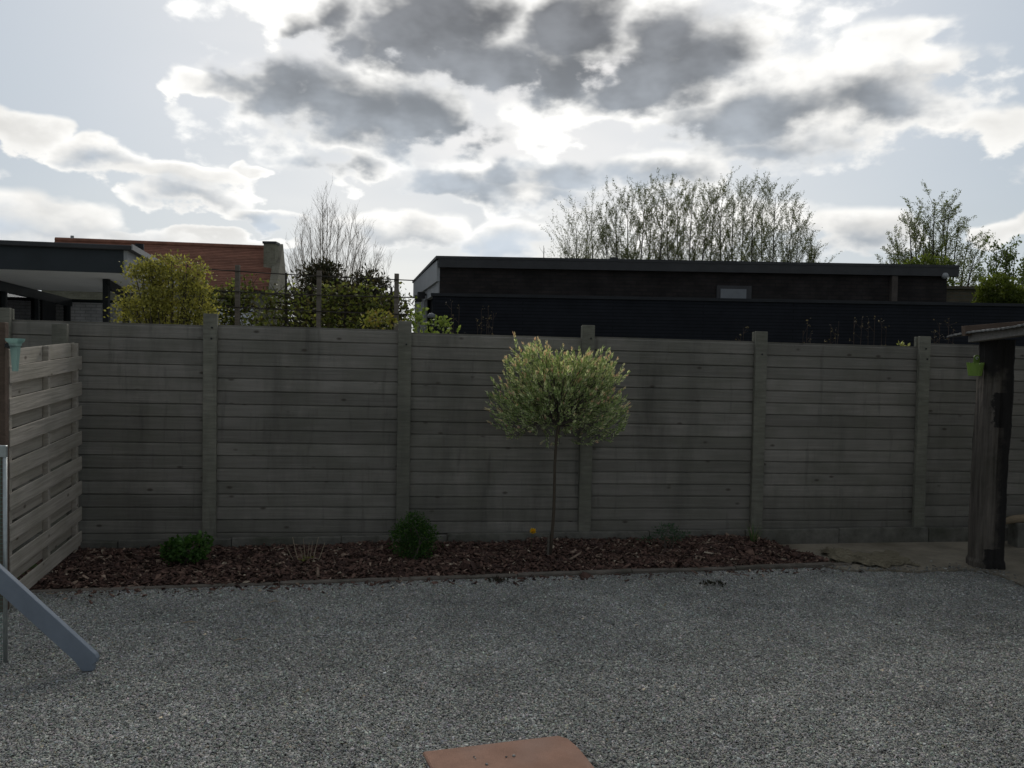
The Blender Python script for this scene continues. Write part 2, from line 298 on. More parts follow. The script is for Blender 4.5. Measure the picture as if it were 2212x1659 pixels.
class MB:
    def __init__(s): s.v = []; s.f = []
    def add(s, vs, fs):
        n = len(s.v); s.v += [Vector(q) for q in vs]; s.f += [tuple(i + n for i in f) for f in fs]; return s
    def box(s, x0, x1, y0, y1, z0, z1, fr=None):
        vs = [Vector((x, y, z)) for z in (z0, z1) for y in (y0, y1) for x in (x0, x1)]
        if fr: vs = [fr(*q) for q in vs]
        return s.add(vs, [(0, 2, 3, 1), (4, 5, 7, 6), (0, 1, 5, 4), (2, 6, 7, 3), (0, 4, 6, 2), (1, 3, 7, 5)])
    def bar(s, a, b, w, h, up=Vector((0, 0, 1))):
        a, b = Vector(a), Vector(b); d = (b - a).normalized(); x = d.cross(up)
        x = x.normalized() if x.length > 1e-5 else Vector((1, 0, 0)); z = x.cross(d)
        vs = [p + x * sx * w / 2 + z * sz * h / 2 for p in (a, b) for sz in (-1, 1) for sx in (-1, 1)]
        return s.add(vs, [(0, 1, 3, 2), (4, 6, 7, 5), (0, 4, 5, 1), (2, 3, 7, 6), (0, 2, 6, 4), (1, 5, 7, 3)])
    def tube(s, pts, rad, n=6):
        pts = [Vector(p) for p in pts]; k = len(pts); vs = []; ref = Vector((.13, .97, .21))
        for i, p in enumerate(pts):
            d = (pts[min(i + 1, k - 1)] - pts[max(i - 1, 0)]).normalized(); x = d.cross(ref)
            if x.length < 1e-3: x = d.cross(Vector((1, 0, 0)))
            x.normalize(); y = d.cross(x); r = rad[i] if hasattr(rad, '__len__') else rad
            vs += [p + (x * math.cos(2 * math.pi * j / n) + y * math.sin(2 * math.pi * j / n)) * r for j in range(n)]
        fs = [(i * n + j, i * n + (j + 1) % n, (i + 1) * n + (j + 1) % n, (i + 1) * n + j) for i in range(k - 1) for j in range(n)]
        fs += [tuple(reversed(range(n))), tuple(range((k - 1) * n, k * n))]
        return s.add(vs, fs)
    def prism(s, poly, d):
        n = len(poly); d = Vector(d); vs = [Vector(p) for p in poly] + [Vector(p) + d for p in poly]
        return s.add(vs, [tuple(range(n))[::-1], tuple(range(n, 2 * n))] + [(i, (i + 1) % n, n + (i + 1) % n, n + i) for i in range(n)])
    def lathe(s, c, prof, n=16):
        c = Vector(c); vs = [c + Vector((r * math.cos(2 * math.pi * j / n), r * math.sin(2 * math.pi * j / n), z)) for r, z in prof for j in range(n)]
        return s.add(vs, [(i * n + j, i * n + (j + 1) % n, (i + 1) * n + (j + 1) % n, (i + 1) * n + j) for i in range(len(prof) - 1) for j in range(n)])
    def mesh(s, name, m, o=Vector((0, 0, 0)), smooth=False, bevel=0):
        me = bpy.data.meshes.new(name); me.from_pydata([tuple(v - o) for v in s.v], [], s.f)
        bm = bmesh.new(); bm.from_mesh(me); bmesh.ops.recalc_face_normals(bm, faces=bm.faces)
        if bevel: bmesh.ops.bevel(bm, geom=list(bm.edges), offset=bevel, segments=1, affect='EDGES', profile=.5)
        bm.to_mesh(me); bm.free()
        if smooth: me.polygons.foreach_set('use_smooth', [True] * len(me.polygons))
        me.materials.append(m); return me
    def build(s, name, m, parent=None, smooth=False, bevel=0):
        return link(bpy.data.objects.new(name, s.mesh(name, m, org(parent), smooth, bevel)), parent)
def solo(name, mb, m, base, label, cat, group=None, smooth=False, bevel=0):
    """a thing that is one mesh, its origin at its base"""
    base = Vector(base); o = bpy.data.objects.new(name, mb.mesh(name, m, base, smooth, bevel)); o.location = base; link(o); return tag(o, label, cat, group)
def npobj(name, me, parent):
    return link(bpy.data.objects.new(name, me), parent)
def unit(a): return a / np.maximum(np.linalg.norm(a, axis=-1, keepdims=True), 1e-9)
def leaf_arrays(P, L, W, axis=None, fold=.15):
    """diamond leaves: P (n,3) bases, axis (n,3) leaf direction"""
    n = len(P); A = unit(rng.normal(size=(n, 3))) if axis is None else unit(axis)
    B = unit(np.cross(A, rng.normal(size=(n, 3)))); Nn = np.cross(A, B)
    L = np.broadcast_to(np.asarray(L), (n,))[:, None] * rng.uniform(.7, 1.3, (n, 1)); W = np.broadcast_to(np.asarray(W), (n,))[:, None] * rng.uniform(.7, 1.3, (n, 1))
    mid = P + A * L * .45 + Nn * L * fold
    V = np.stack([P, mid + B * W / 2, P + A * L, mid - B * W / 2], 1).reshape(-1, 3)
    return V, np.arange(4 * n).reshape(n, 4)
def leaf_mesh(name, P, L, W, cols, m, o, axis=None):
    V, F = leaf_arrays(P, L, W, axis); C = np.repeat(cols, 4, axis=0)
    return np_mesh(name, V - np.array(o), F, C, m)
def mixcols(n, pal, weights=None, jit=.2):
    pal = np.array(pal); idx = rng.choice(len(pal), n, p=weights); c = pal[idx] * rng.uniform(1 - jit, 1 + jit, (n, 1)); return c
def in_lobes(lobes, n, inner=.45):
    w = np.array([l[1][0] * l[1][1] * l[1][2] for l in lobes]) ** .7; w /= w.sum()
    k = rng.choice(len(lobes), n, p=w); C = np.array([l[0] for l in lobes])[k]; Rr = np.array([l[1] for l in lobes])[k]
    d = unit(rng.normal(size=(n, 3))); r = rng.uniform(inner ** 2, 1, (n, 1)) ** .5
    bump = 1 + .14 * np.sin(d[:, :1] * 9 + k[:, None]) * np.sin(d[:, 1:2] * 8 + 1.3 * k[:, None]) + .1 * np.sin(d[:, 2:] * 13) + rng.normal(0, .07, (n, 1))
    return C + d * Rr * r * bump, d
def clustered(lobes, n, nc, sig, inner=.5, flat=.45):
    C, d = in_lobes(lobes, nc, inner); k = rng.integers(0, nc, n)
    return C[k] + rng.normal(0, 1, (n, 3)) * np.array((sig, sig, sig * flat)), d[k]
def px_lobes(lst, Y, depth=.8):
    out = []
    for x, y, rx, ry in lst:
        c = at(x, y, Y); s = Y / FPX; out.append((np.array(c) + np.array((0, rng.uniform(-.3, .3) * rx * s, 0)), np.array((rx * s, depth * (rx + ry) / 2 * s, ry * s))))
    return out

# ------------------------------------------------------------------ ground
def sheet(name, pts, z, m, th=.05):
    mb = MB(); mb.prism([(p[0], p[1], z - th) for p in pts], (0, 0, th)); o = mb.build(name, m); tag(o, kind='structure'); return o
sheet('ground', [(-900, -60), (900, -60), (900, 1500), (-900, 1500)], -.03, GRASS)
# main fence line, from its posts (1.8 m apart)
F0 = Vector((at(455, 900, 7.87).x, 7.87, 0)); FD = Vector((1.783, .2424, 0)); FU = FD.normalized(); FN = Vector((FU.y, -FU.x, 0))   # FN towards camera
def fpos(t, off=0.0, z=0.0): return F0 + FD * t + FN * off + Vector((0, 0, z))
FANG = math.atan2(FU.y, FU.x)
KA = ground(171, 1268.6, .035); KB = ground(1838, 1217, .035); KU = (KB - KA).normalized(); KN = Vector((KU.y, -KU.x, 0)).normalized(); KANG = math.atan2(KU.y, KU.x)
KL = KA - KU * .55
FZ0, FZ4 = at(455, 703, 7.87).z, at(1990, 748.5, 8.84).z; FSL = (FZ4 - FZ0) / 4
def gz(t): return FZ0 + FSL * t
# gravel: a dark bed sheet plus loose slate chips (one patch of chips, laid out over the yard)
a0 = KL - KU * 6 + KN * -.02; a1 = KB + KU * 8 + KN * -.02
sheet('gravel_bed', [a0 + KN * 11, a1 + KN * 11, a1, a0], -.004, GRAVELB, .02)
def gravel():
    S = 1.3; n = 46000
    P = np.c_[rng.uniform(-S / 2, S / 2, (n, 2)), rng.uniform(.001, .010, n)]
    sz = rng.lognormal(math.log(.0049), .28, n)[:, None]
    ax = np.c_[sz * rng.uniform(.8, 1.5, (n, 1)), sz * rng.uniform(.6, 1.0, (n, 1)), sz * rng.uniform(.15, .38, (n, 1))]
    base = np.array([(-1, -1, -1), (1, -1, -1), (1, 1, -1), (-1, 1, -1), (-1, -1, 1), (1, -1, 1), (1, 1, 1), (-1, 1, 1)], float)
    V = base[None] * rng.uniform(.55, 1.15, (n, 8, 3)) * ax[:, None, :]
    az = rng.uniform(0, 2 * math.pi, n); tl = rng.normal(0, .42, n); tl2 = rng.normal(0, .42, n)
    def rot(V, a, i, j):
        c, s = np.cos(a)[:, None], np.sin(a)[:, None]; W = V.copy(); W[..., i] = V[..., i] * c - V[..., j] * s; W[..., j] = V[..., i] * s + V[..., j] * c; return W
    V = rot(rot(rot(V, tl, 1, 2), tl2, 0, 2), az, 0, 1) + P[:, None, :]
    F = np.array([(4, 5, 6, 7), (0, 1, 5, 4), (1, 2, 6, 5), (2, 3, 7, 6), (3, 0, 4, 7)])
    F = (F[None] + (np.arange(n) * 8)[:, None, None]).reshape(-1, 4)
    g = rng.lognormal(math.log(.285), .28, n)[:, None]; c = g * np.array([(1.02, 1.01, .92)]) * (1 + rng.normal(0, .05, (n, 3)))
    odd = rng.random(n); c[odd < .004] = (.55, .52, .47); c[(odd > .02) & (odd < .035)] *= (1.15, 1.0, .8)
    me = np_mesh('gravel', V.reshape(-1, 3), F, np.repeat(np.clip(c, .02, .8), 8, axis=0), CHIP)
    o = bpy.data.objects.new('gravel', me); link(o); tag(o, kind='stuff', label='loose blue-grey slate chippings covering the yard', cat='gravel')
    ng = bpy.data.node_groups.new('gravel_spread', 'GeometryNodeTree')
    ng.interface.new_socket('Geometry', in_out='INPUT', socket_type='NodeSocketGeometry'); ng.interface.new_socket('Geometry', in_out='OUTPUT', socket_type='NodeSocketGeometry')
    N = ng.nodes; L = ng.links; gi = N.new('NodeGroupInput'); go = N.new('NodeGroupOutput')
    NX, NY = 12, 6; gr = N.new('GeometryNodeMeshGrid'); gr.inputs['Size X'].default_value = S * (NX - 1); gr.inputs['Size Y'].default_value = S * (NY - 1); gr.inputs['Vertices X'].default_value = NX; gr.inputs['Vertices Y'].default_value = NY
    rv = N.new('FunctionNodeRandomValue'); rv.data_type = 'INT'
    ints = [s for s in rv.inputs if s.type == 'INT' and s.name in ('Min', 'Max')]; ints[0].default_value = 0; ints[1].default_value = 3
    mul = N.new('ShaderNodeMath'); mul.operation = 'MULTIPLY'; mul.inputs[1].default_value = math.pi / 2
    L.new([s for s in rv.outputs if s.type == 'INT'][0], mul.inputs[0]); cb = N.new('ShaderNodeCombineXYZ'); L.new(mul.outputs[0], cb.inputs[2])
    e2r = N.new('FunctionNodeEulerToRotation'); L.new(cb.outputs[0], e2r.inputs[0])
    ip = N.new('GeometryNodeInstanceOnPoints'); L.new(gr.outputs['Mesh'], ip.inputs['Points']); L.new(gi.outputs[0], ip.inputs['Instance']); L.new(e2r.outputs[0], ip.inputs['Rotation']); L.new(ip.outputs[0], go.inputs[0])
    md = o.modifiers.new('spread', 'NODES'); md.node_group = ng
    mid = KA + KU * (S * NX * .5 - 3.9); c = mid + KN * (S * NY / 2 - .02); o.location = (c.x, c.y, 0); o.rotation_euler.z = KANG
gravel()

def loose_chips(name, pts, label):
    n = len(pts); base = np.array([(-1, -1, -1), (1, -1, -1), (1, 1, -1), (-1, 1, -1), (-1, -1, 1), (1, -1, 1), (1, 1, 1), (-1, 1, 1)], float); P = np.array([tuple(p) for p in pts])
    V = base[None] * rng.uniform(.55, 1.15, (n, 8, 3)) * (rng.lognormal(math.log(.0058), .3, (n, 1, 1)) * np.array((1.2, .9, .32))); a = rng.uniform(0, 6.28, n)[:, None]
    W = V.copy(); W[..., 0] = V[..., 0] * np.cos(a) - V[..., 1] * np.sin(a); W[..., 1] = V[..., 0] * np.sin(a) + V[..., 1] * np.cos(a); W += P[:, None, :]
    F = np.array([(4, 5, 6, 7), (0, 1, 5, 4), (1, 2, 6, 5), (2, 3, 7, 6), (3, 0, 4, 7)]); F = (F[None] + (np.arange(n) * 8)[:, None, None]).reshape(-1, 4)
    c = rng.lognormal(math.log(.19), .4, (n, 1)) * np.array([(1.02, 1.01, .92)])
    o = bpy.data.objects.new(name, np_mesh(name, W.reshape(-1, 3), F, np.repeat(c, 8, axis=0), CHIP)); link(o); tag(o, label, 'gravel', kind='stuff')
# planting bed: soil sheet rising gently to the fence, covered in bark mulch
BR = ground(1800, 1190, .05)
def bed_pt(u, v):                      # u along the kerb 0..1, v 0 kerb .. 1 fence
    a = KL.lerp(KB - KU * .10, u); tt = -.72 + u * (2.98 + .72) ; b = fpos(tt, .12); p = a.lerp(b, v)
    z = .012 + (.045 + .04 * u) * v ** .8 + .018 * math.sin(u * 37 + v * 5) * math.sin(v * 9 + u * 13); return Vector((p.x, p.y, z))
mb = MB(); NU, NV = 60, 10
mb.add([bed_pt(i / NU, j / NV) for j in range(NV + 1) for i in range(NU + 1)], [(j * (NU + 1) + i, j * (NU + 1) + i + 1, (j + 1) * (NU + 1) + i + 1, (j + 1) * (NU + 1) + i) for j in range(NV) for i in range(NU)])
tag(mb.build('planting_bed', DARKSOIL, smooth=True), kind='structure')
def bark():
    n = 21000; u = rng.random(n); v = rng.random(n) ** .95; tip = rng.uniform(.0, .022, n)
    P = np.array([bed_pt(a, b) for a, b in zip(u, v)]); P[:, 2] += tip
    ns = 330; e = np.array(KN); spill = np.abs(rng.normal(0, .10, ns)); base_ = np.array([tuple(KL.lerp(KB, q)) for q in rng.random(ns)]); P[:ns] = base_ + e[None] * (.03 + spill[:, None]); P[:ns, 2] = .014
    sz = rng.lognormal(math.log(.0118), .40, n)[:, None]
    ax = np.c_[sz * rng.uniform(1., 2.1, (n, 1)), sz * rng.uniform(.4, 1., (n, 1)), sz * rng.uniform(.12, .3, (n, 1))]
    base = np.array([(-1, -1, -1), (1, -1, -1), (1, 1, -1), (-1, 1, -1), (-1, -1, 1), (1, -1, 1), (1, 1, 1), (-1, 1, 1)], float)
    V = base[None] * rng.uniform(.4, 1.2, (n, 8, 3)) * ax[:, None, :]
    def rot(V, a, i, j):
        c, s = np.cos(a)[:, None], np.sin(a)[:, None]; W = V.copy(); W[..., i] = V[..., i] * c - V[..., j] * s; W[..., j] = V[..., i] * s + V[..., j] * c; return W
    V = rot(rot(rot(V, rng.normal(0, .5, n), 1, 2), rng.normal(0, .4, n), 0, 2), rng.uniform(0, 6.28, n), 0, 1) + P[:, None, :]
    F = np.array([(4, 5, 6, 7), (0, 1, 5, 4), (1, 2, 6, 5), (2, 3, 7, 6), (3, 0, 4, 7)]); F = (F[None] + (np.arange(n) * 8)[:, None, None]).reshape(-1, 4)
    c = mixcols(n, [(.12, .07, .055), (.075, .047, .039), (.17, .105, .08), (.27, .195, .145), (.44, .36, .27)], [.42, .33, .16, .07, .02], .3)
    o = bpy.data.objects.new('bark_mulch', np_mesh('bark_mulch', V.reshape(-1, 3), F, np.repeat(c, 8, axis=0), BARK)); link(o)
    tag(o, 'reddish-brown bark mulch spread over the planting bed', 'bark mulch', kind='stuff')
bark()
# concrete path on the right
front = [ground(x, y, .02) for x, y in ((1796, 1226), (1850, 1233), (1910, 1231), (1965, 1235), (2030, 1232), (2090, 1231), (2130, 1236), (2165, 1245), (2215, 1268), (2300, 1300))]
back = [Vector((8.5, 5.9, 0)), Vector((8.5, 9.4, 0)), fpos(2.98, .12)]
fr2 = []
for a, b in zip(front[:-1], front[1:]):
    fr2 += [a, a.lerp(b, .33) + Vector((0, rnd.uniform(-.025, .025), 0)), a.lerp(b, .66) + Vector((0, rnd.uniform(-.025, .025), 0))]
sheet('concrete_path', fr2 + [front[-1]] + back, .026, PATHC, .04)

# ------------------------------------------------------------------ main fence
fence = empty('garden_fence', fpos(0), 'long weathered grey timber fence of horizontal planks between square posts', 'fence')
def plank_mesh(var):
    L = 1.77; h = .1215; r = random.Random(var); prof = [(0, .004), (.003, -.004), (h - .016, -.004), (h - .0105, 0), (h - .0105, .014), (h - .001, .014), (h + .010, .011), (h + .010, .019), (h - .001, .020), (h - .001, .027), (0, .027)]
    n = 7; k = len(prof); vs = []; fs = []
    for i in range(n):
        x = L * i / (n - 1); dy = r.uniform(-.0025, .0025); dz = r.uniform(-.0012, .0012)
        vs += [(x, p[1] + dy, p[0] + dz) for p in prof]
    for i in range(n - 1):
        fs += [(i * k + j, i * k + (j + 1) % k, (i + 1) * k + (j + 1) % k, (i + 1) * k + j) for j in range(k)]
    fs += [tuple(range(k)), tuple(reversed(range((n - 1) * k, n * k)))]
    mb = MB(); mb.add(vs, fs); return mb.mesh('plank', WOOD)
PM = [plank_mesh(i) for i in range(6)]
for bay in range(-2, 7):
    top = gz(bay + .5) + (-.012, .0, .006, -.012, .0, -.004, .034, .01, 0)[bay + 2]
    off = rnd.uniform(-.004, .004)
    for k in range(17):
        o = bpy.data.objects.new('plank', PM[rnd.randrange(6)]); link(o, fence)
        p = fpos(bay, 0, top - .1215 * (k + 1) + rnd.uniform(-.001, .001)) + FU * .016 + FN * (off + rnd.uniform(-.002, .002))
        o.location = p - fence.location; o.rotation_euler = (0, R(rnd.uniform(-.06, .06)) - math.atan2(FSL, 1.8), FANG)
def ffr(t): return lambda x, y, z: fpos(t, -y, z) + FU * x
for t in range(-2, 8):
    top = gz(t) + .105 + rnd.uniform(-.012, .012); wd = .062 + rnd.uniform(-.003, .003)
    mb = MB(); mb.box(-wd, wd, -.052, -.006, -.10, top, ffr(t)); p = mb.build('post', POSTW, fence, bevel=.004)
    mb = MB(); mb.box(-wd + .01, wd - .01, .034, .075, -.10, top - .005, ffr(t)); mb.build('back_post', POSTW, fence, bevel=.004)
    for zz in (top - .22 - rnd.uniform(0, .05),) + ((top - .13,) if t % 2 == 0 else ()):
        c = fpos(t, .052, zz) + FU * rnd.uniform(-.0, .03); mb = MB(); mb.tube([c, c + FN * .008], .009, 8); mb.build('bolt', TAR, p)
# concrete plinth boards along the foot of the fence
plinth = empty('concrete_plinth', fpos(0, .11), 'low mossy concrete base boards along foot of the timber fence', 'plinth')
tt = -1.0; zs = [(-.62, at(200, 1171, 7.64).z), (.55, at(713, 1159, 7.92).z), (2, at(1260, 1149, 8.26).z), (3.5, at(1810, 1142, 8.60).z), (4.3, at(2090, 1140, 8.8).z)]
while tt < 6.5:
    t2 = tt + .56; z0 = float(np.interp((tt + t2) / 2, [q[0] for q in zs], [q[1] for q in zs])) + rnd.uniform(-.006, .006)
    mb = MB(); mb.box(0.003, (t2 - tt) * 1.8 - .003, -.115 + rnd.uniform(-.006, .006), -.062, -.05, z0, ffr(tt)); mb.build('base_board', CONC, plinth, bevel=.006); tt = t2
# rounded edging along the bed
edge = empty('bed_edging', KA, 'low rounded concrete edging between mulch bed and slate gravel', 'edging')
Ltot = (KB - KL).length; k = 0.0
while k < Ltot - .05:
    l = min(rnd.uniform(.95, 1.05), Ltot - k); a = KL + KU * (k + .004); b = KL + KU * (k + l - .004); zt = .022 + .022 * min(1, k / Ltot * 1.4) + rnd.uniform(-.004, .004)
    prof = [(.03, -.05), (.03, zt - .012), (.022, zt - .003), (.010, zt), (-.012, zt), (-.024, zt - .005), (-.03, zt - .014), (-.03, -.05)]
    dz = rnd.uniform(-.004, .004); mb = MB(); n = 9; q = len(prof)
    vs = [a.lerp(b, i / (n - 1)) * 1 + KN * (p[0] + rnd.uniform(-.003, .003)) + Vector((0, 0, p[1] - a.lerp(b, i / (n - 1)).z + rnd.uniform(-.004, .004) + dz * i / n)) for i in range(n) for p in prof]
    fs = [(i * q + j, i * q + (j + 1) % q, (i + 1) * q + (j + 1) % q, (i + 1) * q + j) for i in range(n - 1) for j in range(q)] + [tuple(range(q)), tuple(reversed(range((n - 1) * q, n * q)))]
    mb.add(vs, fs); mb.build('edging_stone', EDGE, edge, smooth=False); k += l

# ------------------------------------------------------------------ louvred screen on the left, its rain gauge
SN, SF = at(22, 900, 6.0), at(176, 900, 7.62); SN.z = SF.z = 0; sd_ = (SF - SN); SLn = sd_.length; sd_.normalize(); sn_ = Vector((sd_.y, -sd_.x, 0))       # sn_ faces the yard
zn, zf_ = at(24, 757, 6.0).z, at(175, 742, 7.62).z; SANG = math.atan2(sd_.y, sd_.x); SSL = math.atan2(zf_ - zn, SLn)
lou = empty('slatted_screen', (SN.x, SN.y, 0), 'weathered timber screen of alternating horizontal slats at right angles to fence', 'screen')
def sp_fr(u, v, z): return SN + sd_ * u + sn_ * v + Vector((0, 0, z))
for u in (.05, SLn * .52, SLn - .06):
    MB().box(u - .024, u + .024, -.058, -.015, -.02, zn + (zf_ - zn) * u / SLn + .004, sp_fr).build('upright', SLAT, lou, bevel=.002)
zt = 0.0; k = 0
while zn - zt > .13:
    h = .122; fr = (k % 2 == 1)
    mb = MB(); mb.box(0 if fr else .01, SLn + (.02 if fr else 0), -.0065, .0065, -h, 0, None); me = mb.mesh('slat', SLAT, bevel=.0015)
    o = bpy.data.objects.new('slat', me); link(o, lou); o.rotation_euler = (R(rnd.uniform(-.35, .35)), -SSL + R(rnd.uniform(-.3, .3)), SANG)
    o.location = sn_ * (-.008 if fr else -.066) + Vector((0, 0, zn - zt)); zt += .1145; k += 1
MB().box(-.075, -.004, -.14, -.006, -.05, at(8, 696, 5.93).z, sp_fr).build('end_post', BROWNPOST, lou, bevel=.004)
MB().box(SLn - .16, SLn - .10, -.20, -.075, -.05, at(135, 700, 7.5).z, sp_fr).build('end_post', POSTW, lou, bevel=.004)
gb = at(33, 802, 5.90); gt = at(33, 731, 5.90); GH = gt.z - gb.z
rg = empty('rain_gauge', gb, 'translucent teal plastic rain gauge fixed to brown post of slatted screen', 'rain gauge')
def wedge(mb, secs):
    vs = []; 
    for z, wx, wy in secs: vs += [gb + Vector((sx * wx, sy * wy, z)) for sx, sy in ((-1, -1), (1, -1), (1, 1), (-1, 1))]
    n = len(secs); fs = [(i * 4 + j, i * 4 + (j + 1) % 4, (i + 1) * 4 + (j + 1) % 4, (i + 1) * 4 + j) for i in range(n - 1) for j in range(4)] + [(3, 2, 1, 0)]
    return mb.add(vs, fs)
wedge(MB(), [(0, .016, .011), (GH * .4, .021, .016), (GH * .76, .026, .022)]).build('tube', TEAL, rg, bevel=0)
wedge(MB(), [(GH * .77, .029, .026), (GH * .84, .030, .027), (GH * .92, .044, .040), (GH, .048, .042), (GH, .042, .036), (GH * .85, .026, .022)]).build('funnel', TEAL, rg)
mb = MB(); mb.box(-.062, -.012, -.02, .03, GH * .72, GH * .84, lambda x, y, z: gb + Vector((x, y, z))); mb.box(-.075, -.030, .02, .075, GH * .70, GH * .86, lambda x, y, z: gb + Vector((x, y, z))); mb.build('bracket', TAR, rg)

# ------------------------------------------------------------------ wire pen and leaning board at the left edge
BY = ground(192, 1449, .006).y; PYY = BY + .10; pr = at(15, 1000, PYY); PZ = at(0, 962, PYY).z; px1 = pr.x
pen = empty('wire_panel', (px1 - .6, PYY, 0), 'green wire mesh panel with pale galvanised top rail behind leaning board', 'panel')
ys0 = PYY; xs0 = px1 - 1.25
for x in (px1 - .012, xs0): MB().tube([(x, ys0, -.02), (x, ys0, PZ - .07)], .012, 8).build('frame_post', GALV, pen, smooth=True)
MB().bar((xs0, ys0, PZ - .035), (px1, ys0, PZ - .035), .022, .07).build('top_rail', GALV, pen, bevel=.003)
GREENW = mat('green_wire', (.10, .19, .15), .5, .4, var=.1, bump=0)
a, b = Vector((xs0, ys0, 0)), Vector((px1 - .012, ys0, 0)); l = (b - a).length; mb = MB(); n = int(l / .025)
for i in range(1, n): p = a.lerp(b, i / n); mb.tube([p, p + Vector((0, 0, PZ - .06))], .0016, 4)
for j in range(1, int(PZ / .025)): mb.tube([a + Vector((0, 0, j * .025)), b + Vector((0, 0, j * .025))], .0016, 4)
mb.build('mesh_panel', GREENW, pen)
def bpt(x, y): return at(x, y, BY)
t0, t1 = bpt(0, 1222), bpt(196, 1400); dirb = (t1 - t0).normalized(); nb = Vector((dirb.z, 0, -dirb.x)); nb = nb if nb.z < 0 else -nb
up_end = t0 - dirb * 1.02; low = bpt(217, 1419); wdt = .113
pts = [up_end, low + nb * .0]; 
tip = low + nb * .03
poly = [up_end, low - dirb * .03, low - dirb * .008 + nb * .008, low + nb * .028 + dirb * .006, low + nb * .055 + dirb * .0, bpt(204, 1447), bpt(186, 1449), bpt(178, 1446), None, up_end + nb * wdt]
lo2 = poly[7]; s = (lo2 - up_end).dot(nb); poly[8] = lo2 + dirb * -.06 - nb * (s - wdt)
zmin = min(p.z for p in poly if p); poly = [p + Vector((0, 0, .006 - zmin)) for p in poly]
mb = MB(); mb.prism([p - Vector((0, .019, 0)) for p in poly], (0, .038, 0))
board = solo('leaning_board', mb, BLUEG, (low.x, BY, 0), 'slanting blue-grey painted board with rounded foot resting on the gravel', 'board', bevel=.003)

# ------------------------------------------------------------------ stepping slab
sp_ = [ground(x, y, .02) for x, y in ((913, 1625), (1205, 1590), (1228, 1597), (1248, 1614), (1270, 1640), (1292, 1668))]
vx = (sp_[1] - sp_[0]); perp = Vector((vx.y, -vx.x, 0)).normalized()
poly = [sp_[0]] + sp_[1:] + [sp_[0] + perp * .62 + vx * 1.0 + Vector((.02, 0, 0)), sp_[0] + perp * .62 + vx * .05]
poly = [Vector((p.x, p.y, 0)) for p in poly]
mb = MB(); mb.prism([p + Vector((0, 0, -.02)) for p in poly], (0, 0, .045))
solo('stepping_slab', mb, SLABM, (poly[0].x + .3, poly[0].y - .2, 0), 'worn reddish concrete stepping slab with clipped corner set in the gravel', 'paving slab', bevel=.006)
ed_ = []
for a, b in zip(poly[:-3], poly[1:-2]):
    for i in range(int((b - a).length / .007)):
        q = a.lerp(b, rnd.random()); inw = (Vector((poly[0].x + .35, poly[0].y - .25, 0)) - q).normalized(); d = -abs(rnd.gauss(0, .012)) + .003
        ed_.append(q + inw * d + Vector((0, 0, .010 + rnd.random() * .010)))
ed_ += [Vector((poly[0].x + .3, poly[0].y - .2, .028)) + Vector((rnd.uniform(-.25, .3), rnd.uniform(-.12, .2), 0)) for _ in range(7)]
loose_chips('loose_chips', ed_, 'slate chips kicked up around the edge of the stepping slab')
fe = [p + Vector((rnd.uniform(-.15, .15), abs(rnd.gauss(0, .10)) - .03, .031 - p.z)) for p in fr2 for _ in range(14)]
loose_chips('stray_chips', fe, 'slate chips strayed over the edge of the concrete path')
for x, y, dx, dy, l_ in ((395, 1345, .05, .01, 'short reddish dry stalk lying flat on the gravel'), (580, 1302, .035, .03, 'pale straw lying on the gravel before the box shrub'), (505, 1384, .03, .025, 'pale broken straw on the gravel near the leaning board'), (100, 1283, .03, .0, 'crumpled pale dry leaf beside the edging end')):
    p = ground(x, y, .018); mb = MB(); mb.tube([p, p + Vector((dx, dy, .006)), p + Vector((dx * 2, dy * 1.4, 0))], [.004, .005, .002], 4); solo('dry_straw', mb, TWIG, p, l_, 'straw')
for i, (x, y) in enumerate(((362, 1349), (322, 1379), (830, 1455), (1590, 1252), (1785, 1254), (2205, 1290), (2202, 1298), (2190, 1293), (2080, 1285), (1996, 1608), (1542, 1586))):
    p = ground(x, y, .010); s = rnd.uniform(.008, .014); mb = MB(); n = 5
    ring = [p + Vector((math.cos(a) * s * rnd.uniform(.6, 1.2), math.sin(a) * s * rnd.uniform(.5, 1), 0)) for a in [2 * math.pi * j / n for j in range(n)]]
    mb.prism(ring, (rnd.uniform(-.003, .003), 0, .006)); solo('white_shard', mb, WHITECH, p, 'small white stone shard lying loose on the slate gravel', 'stone', 'white shards scattered on the gravel')

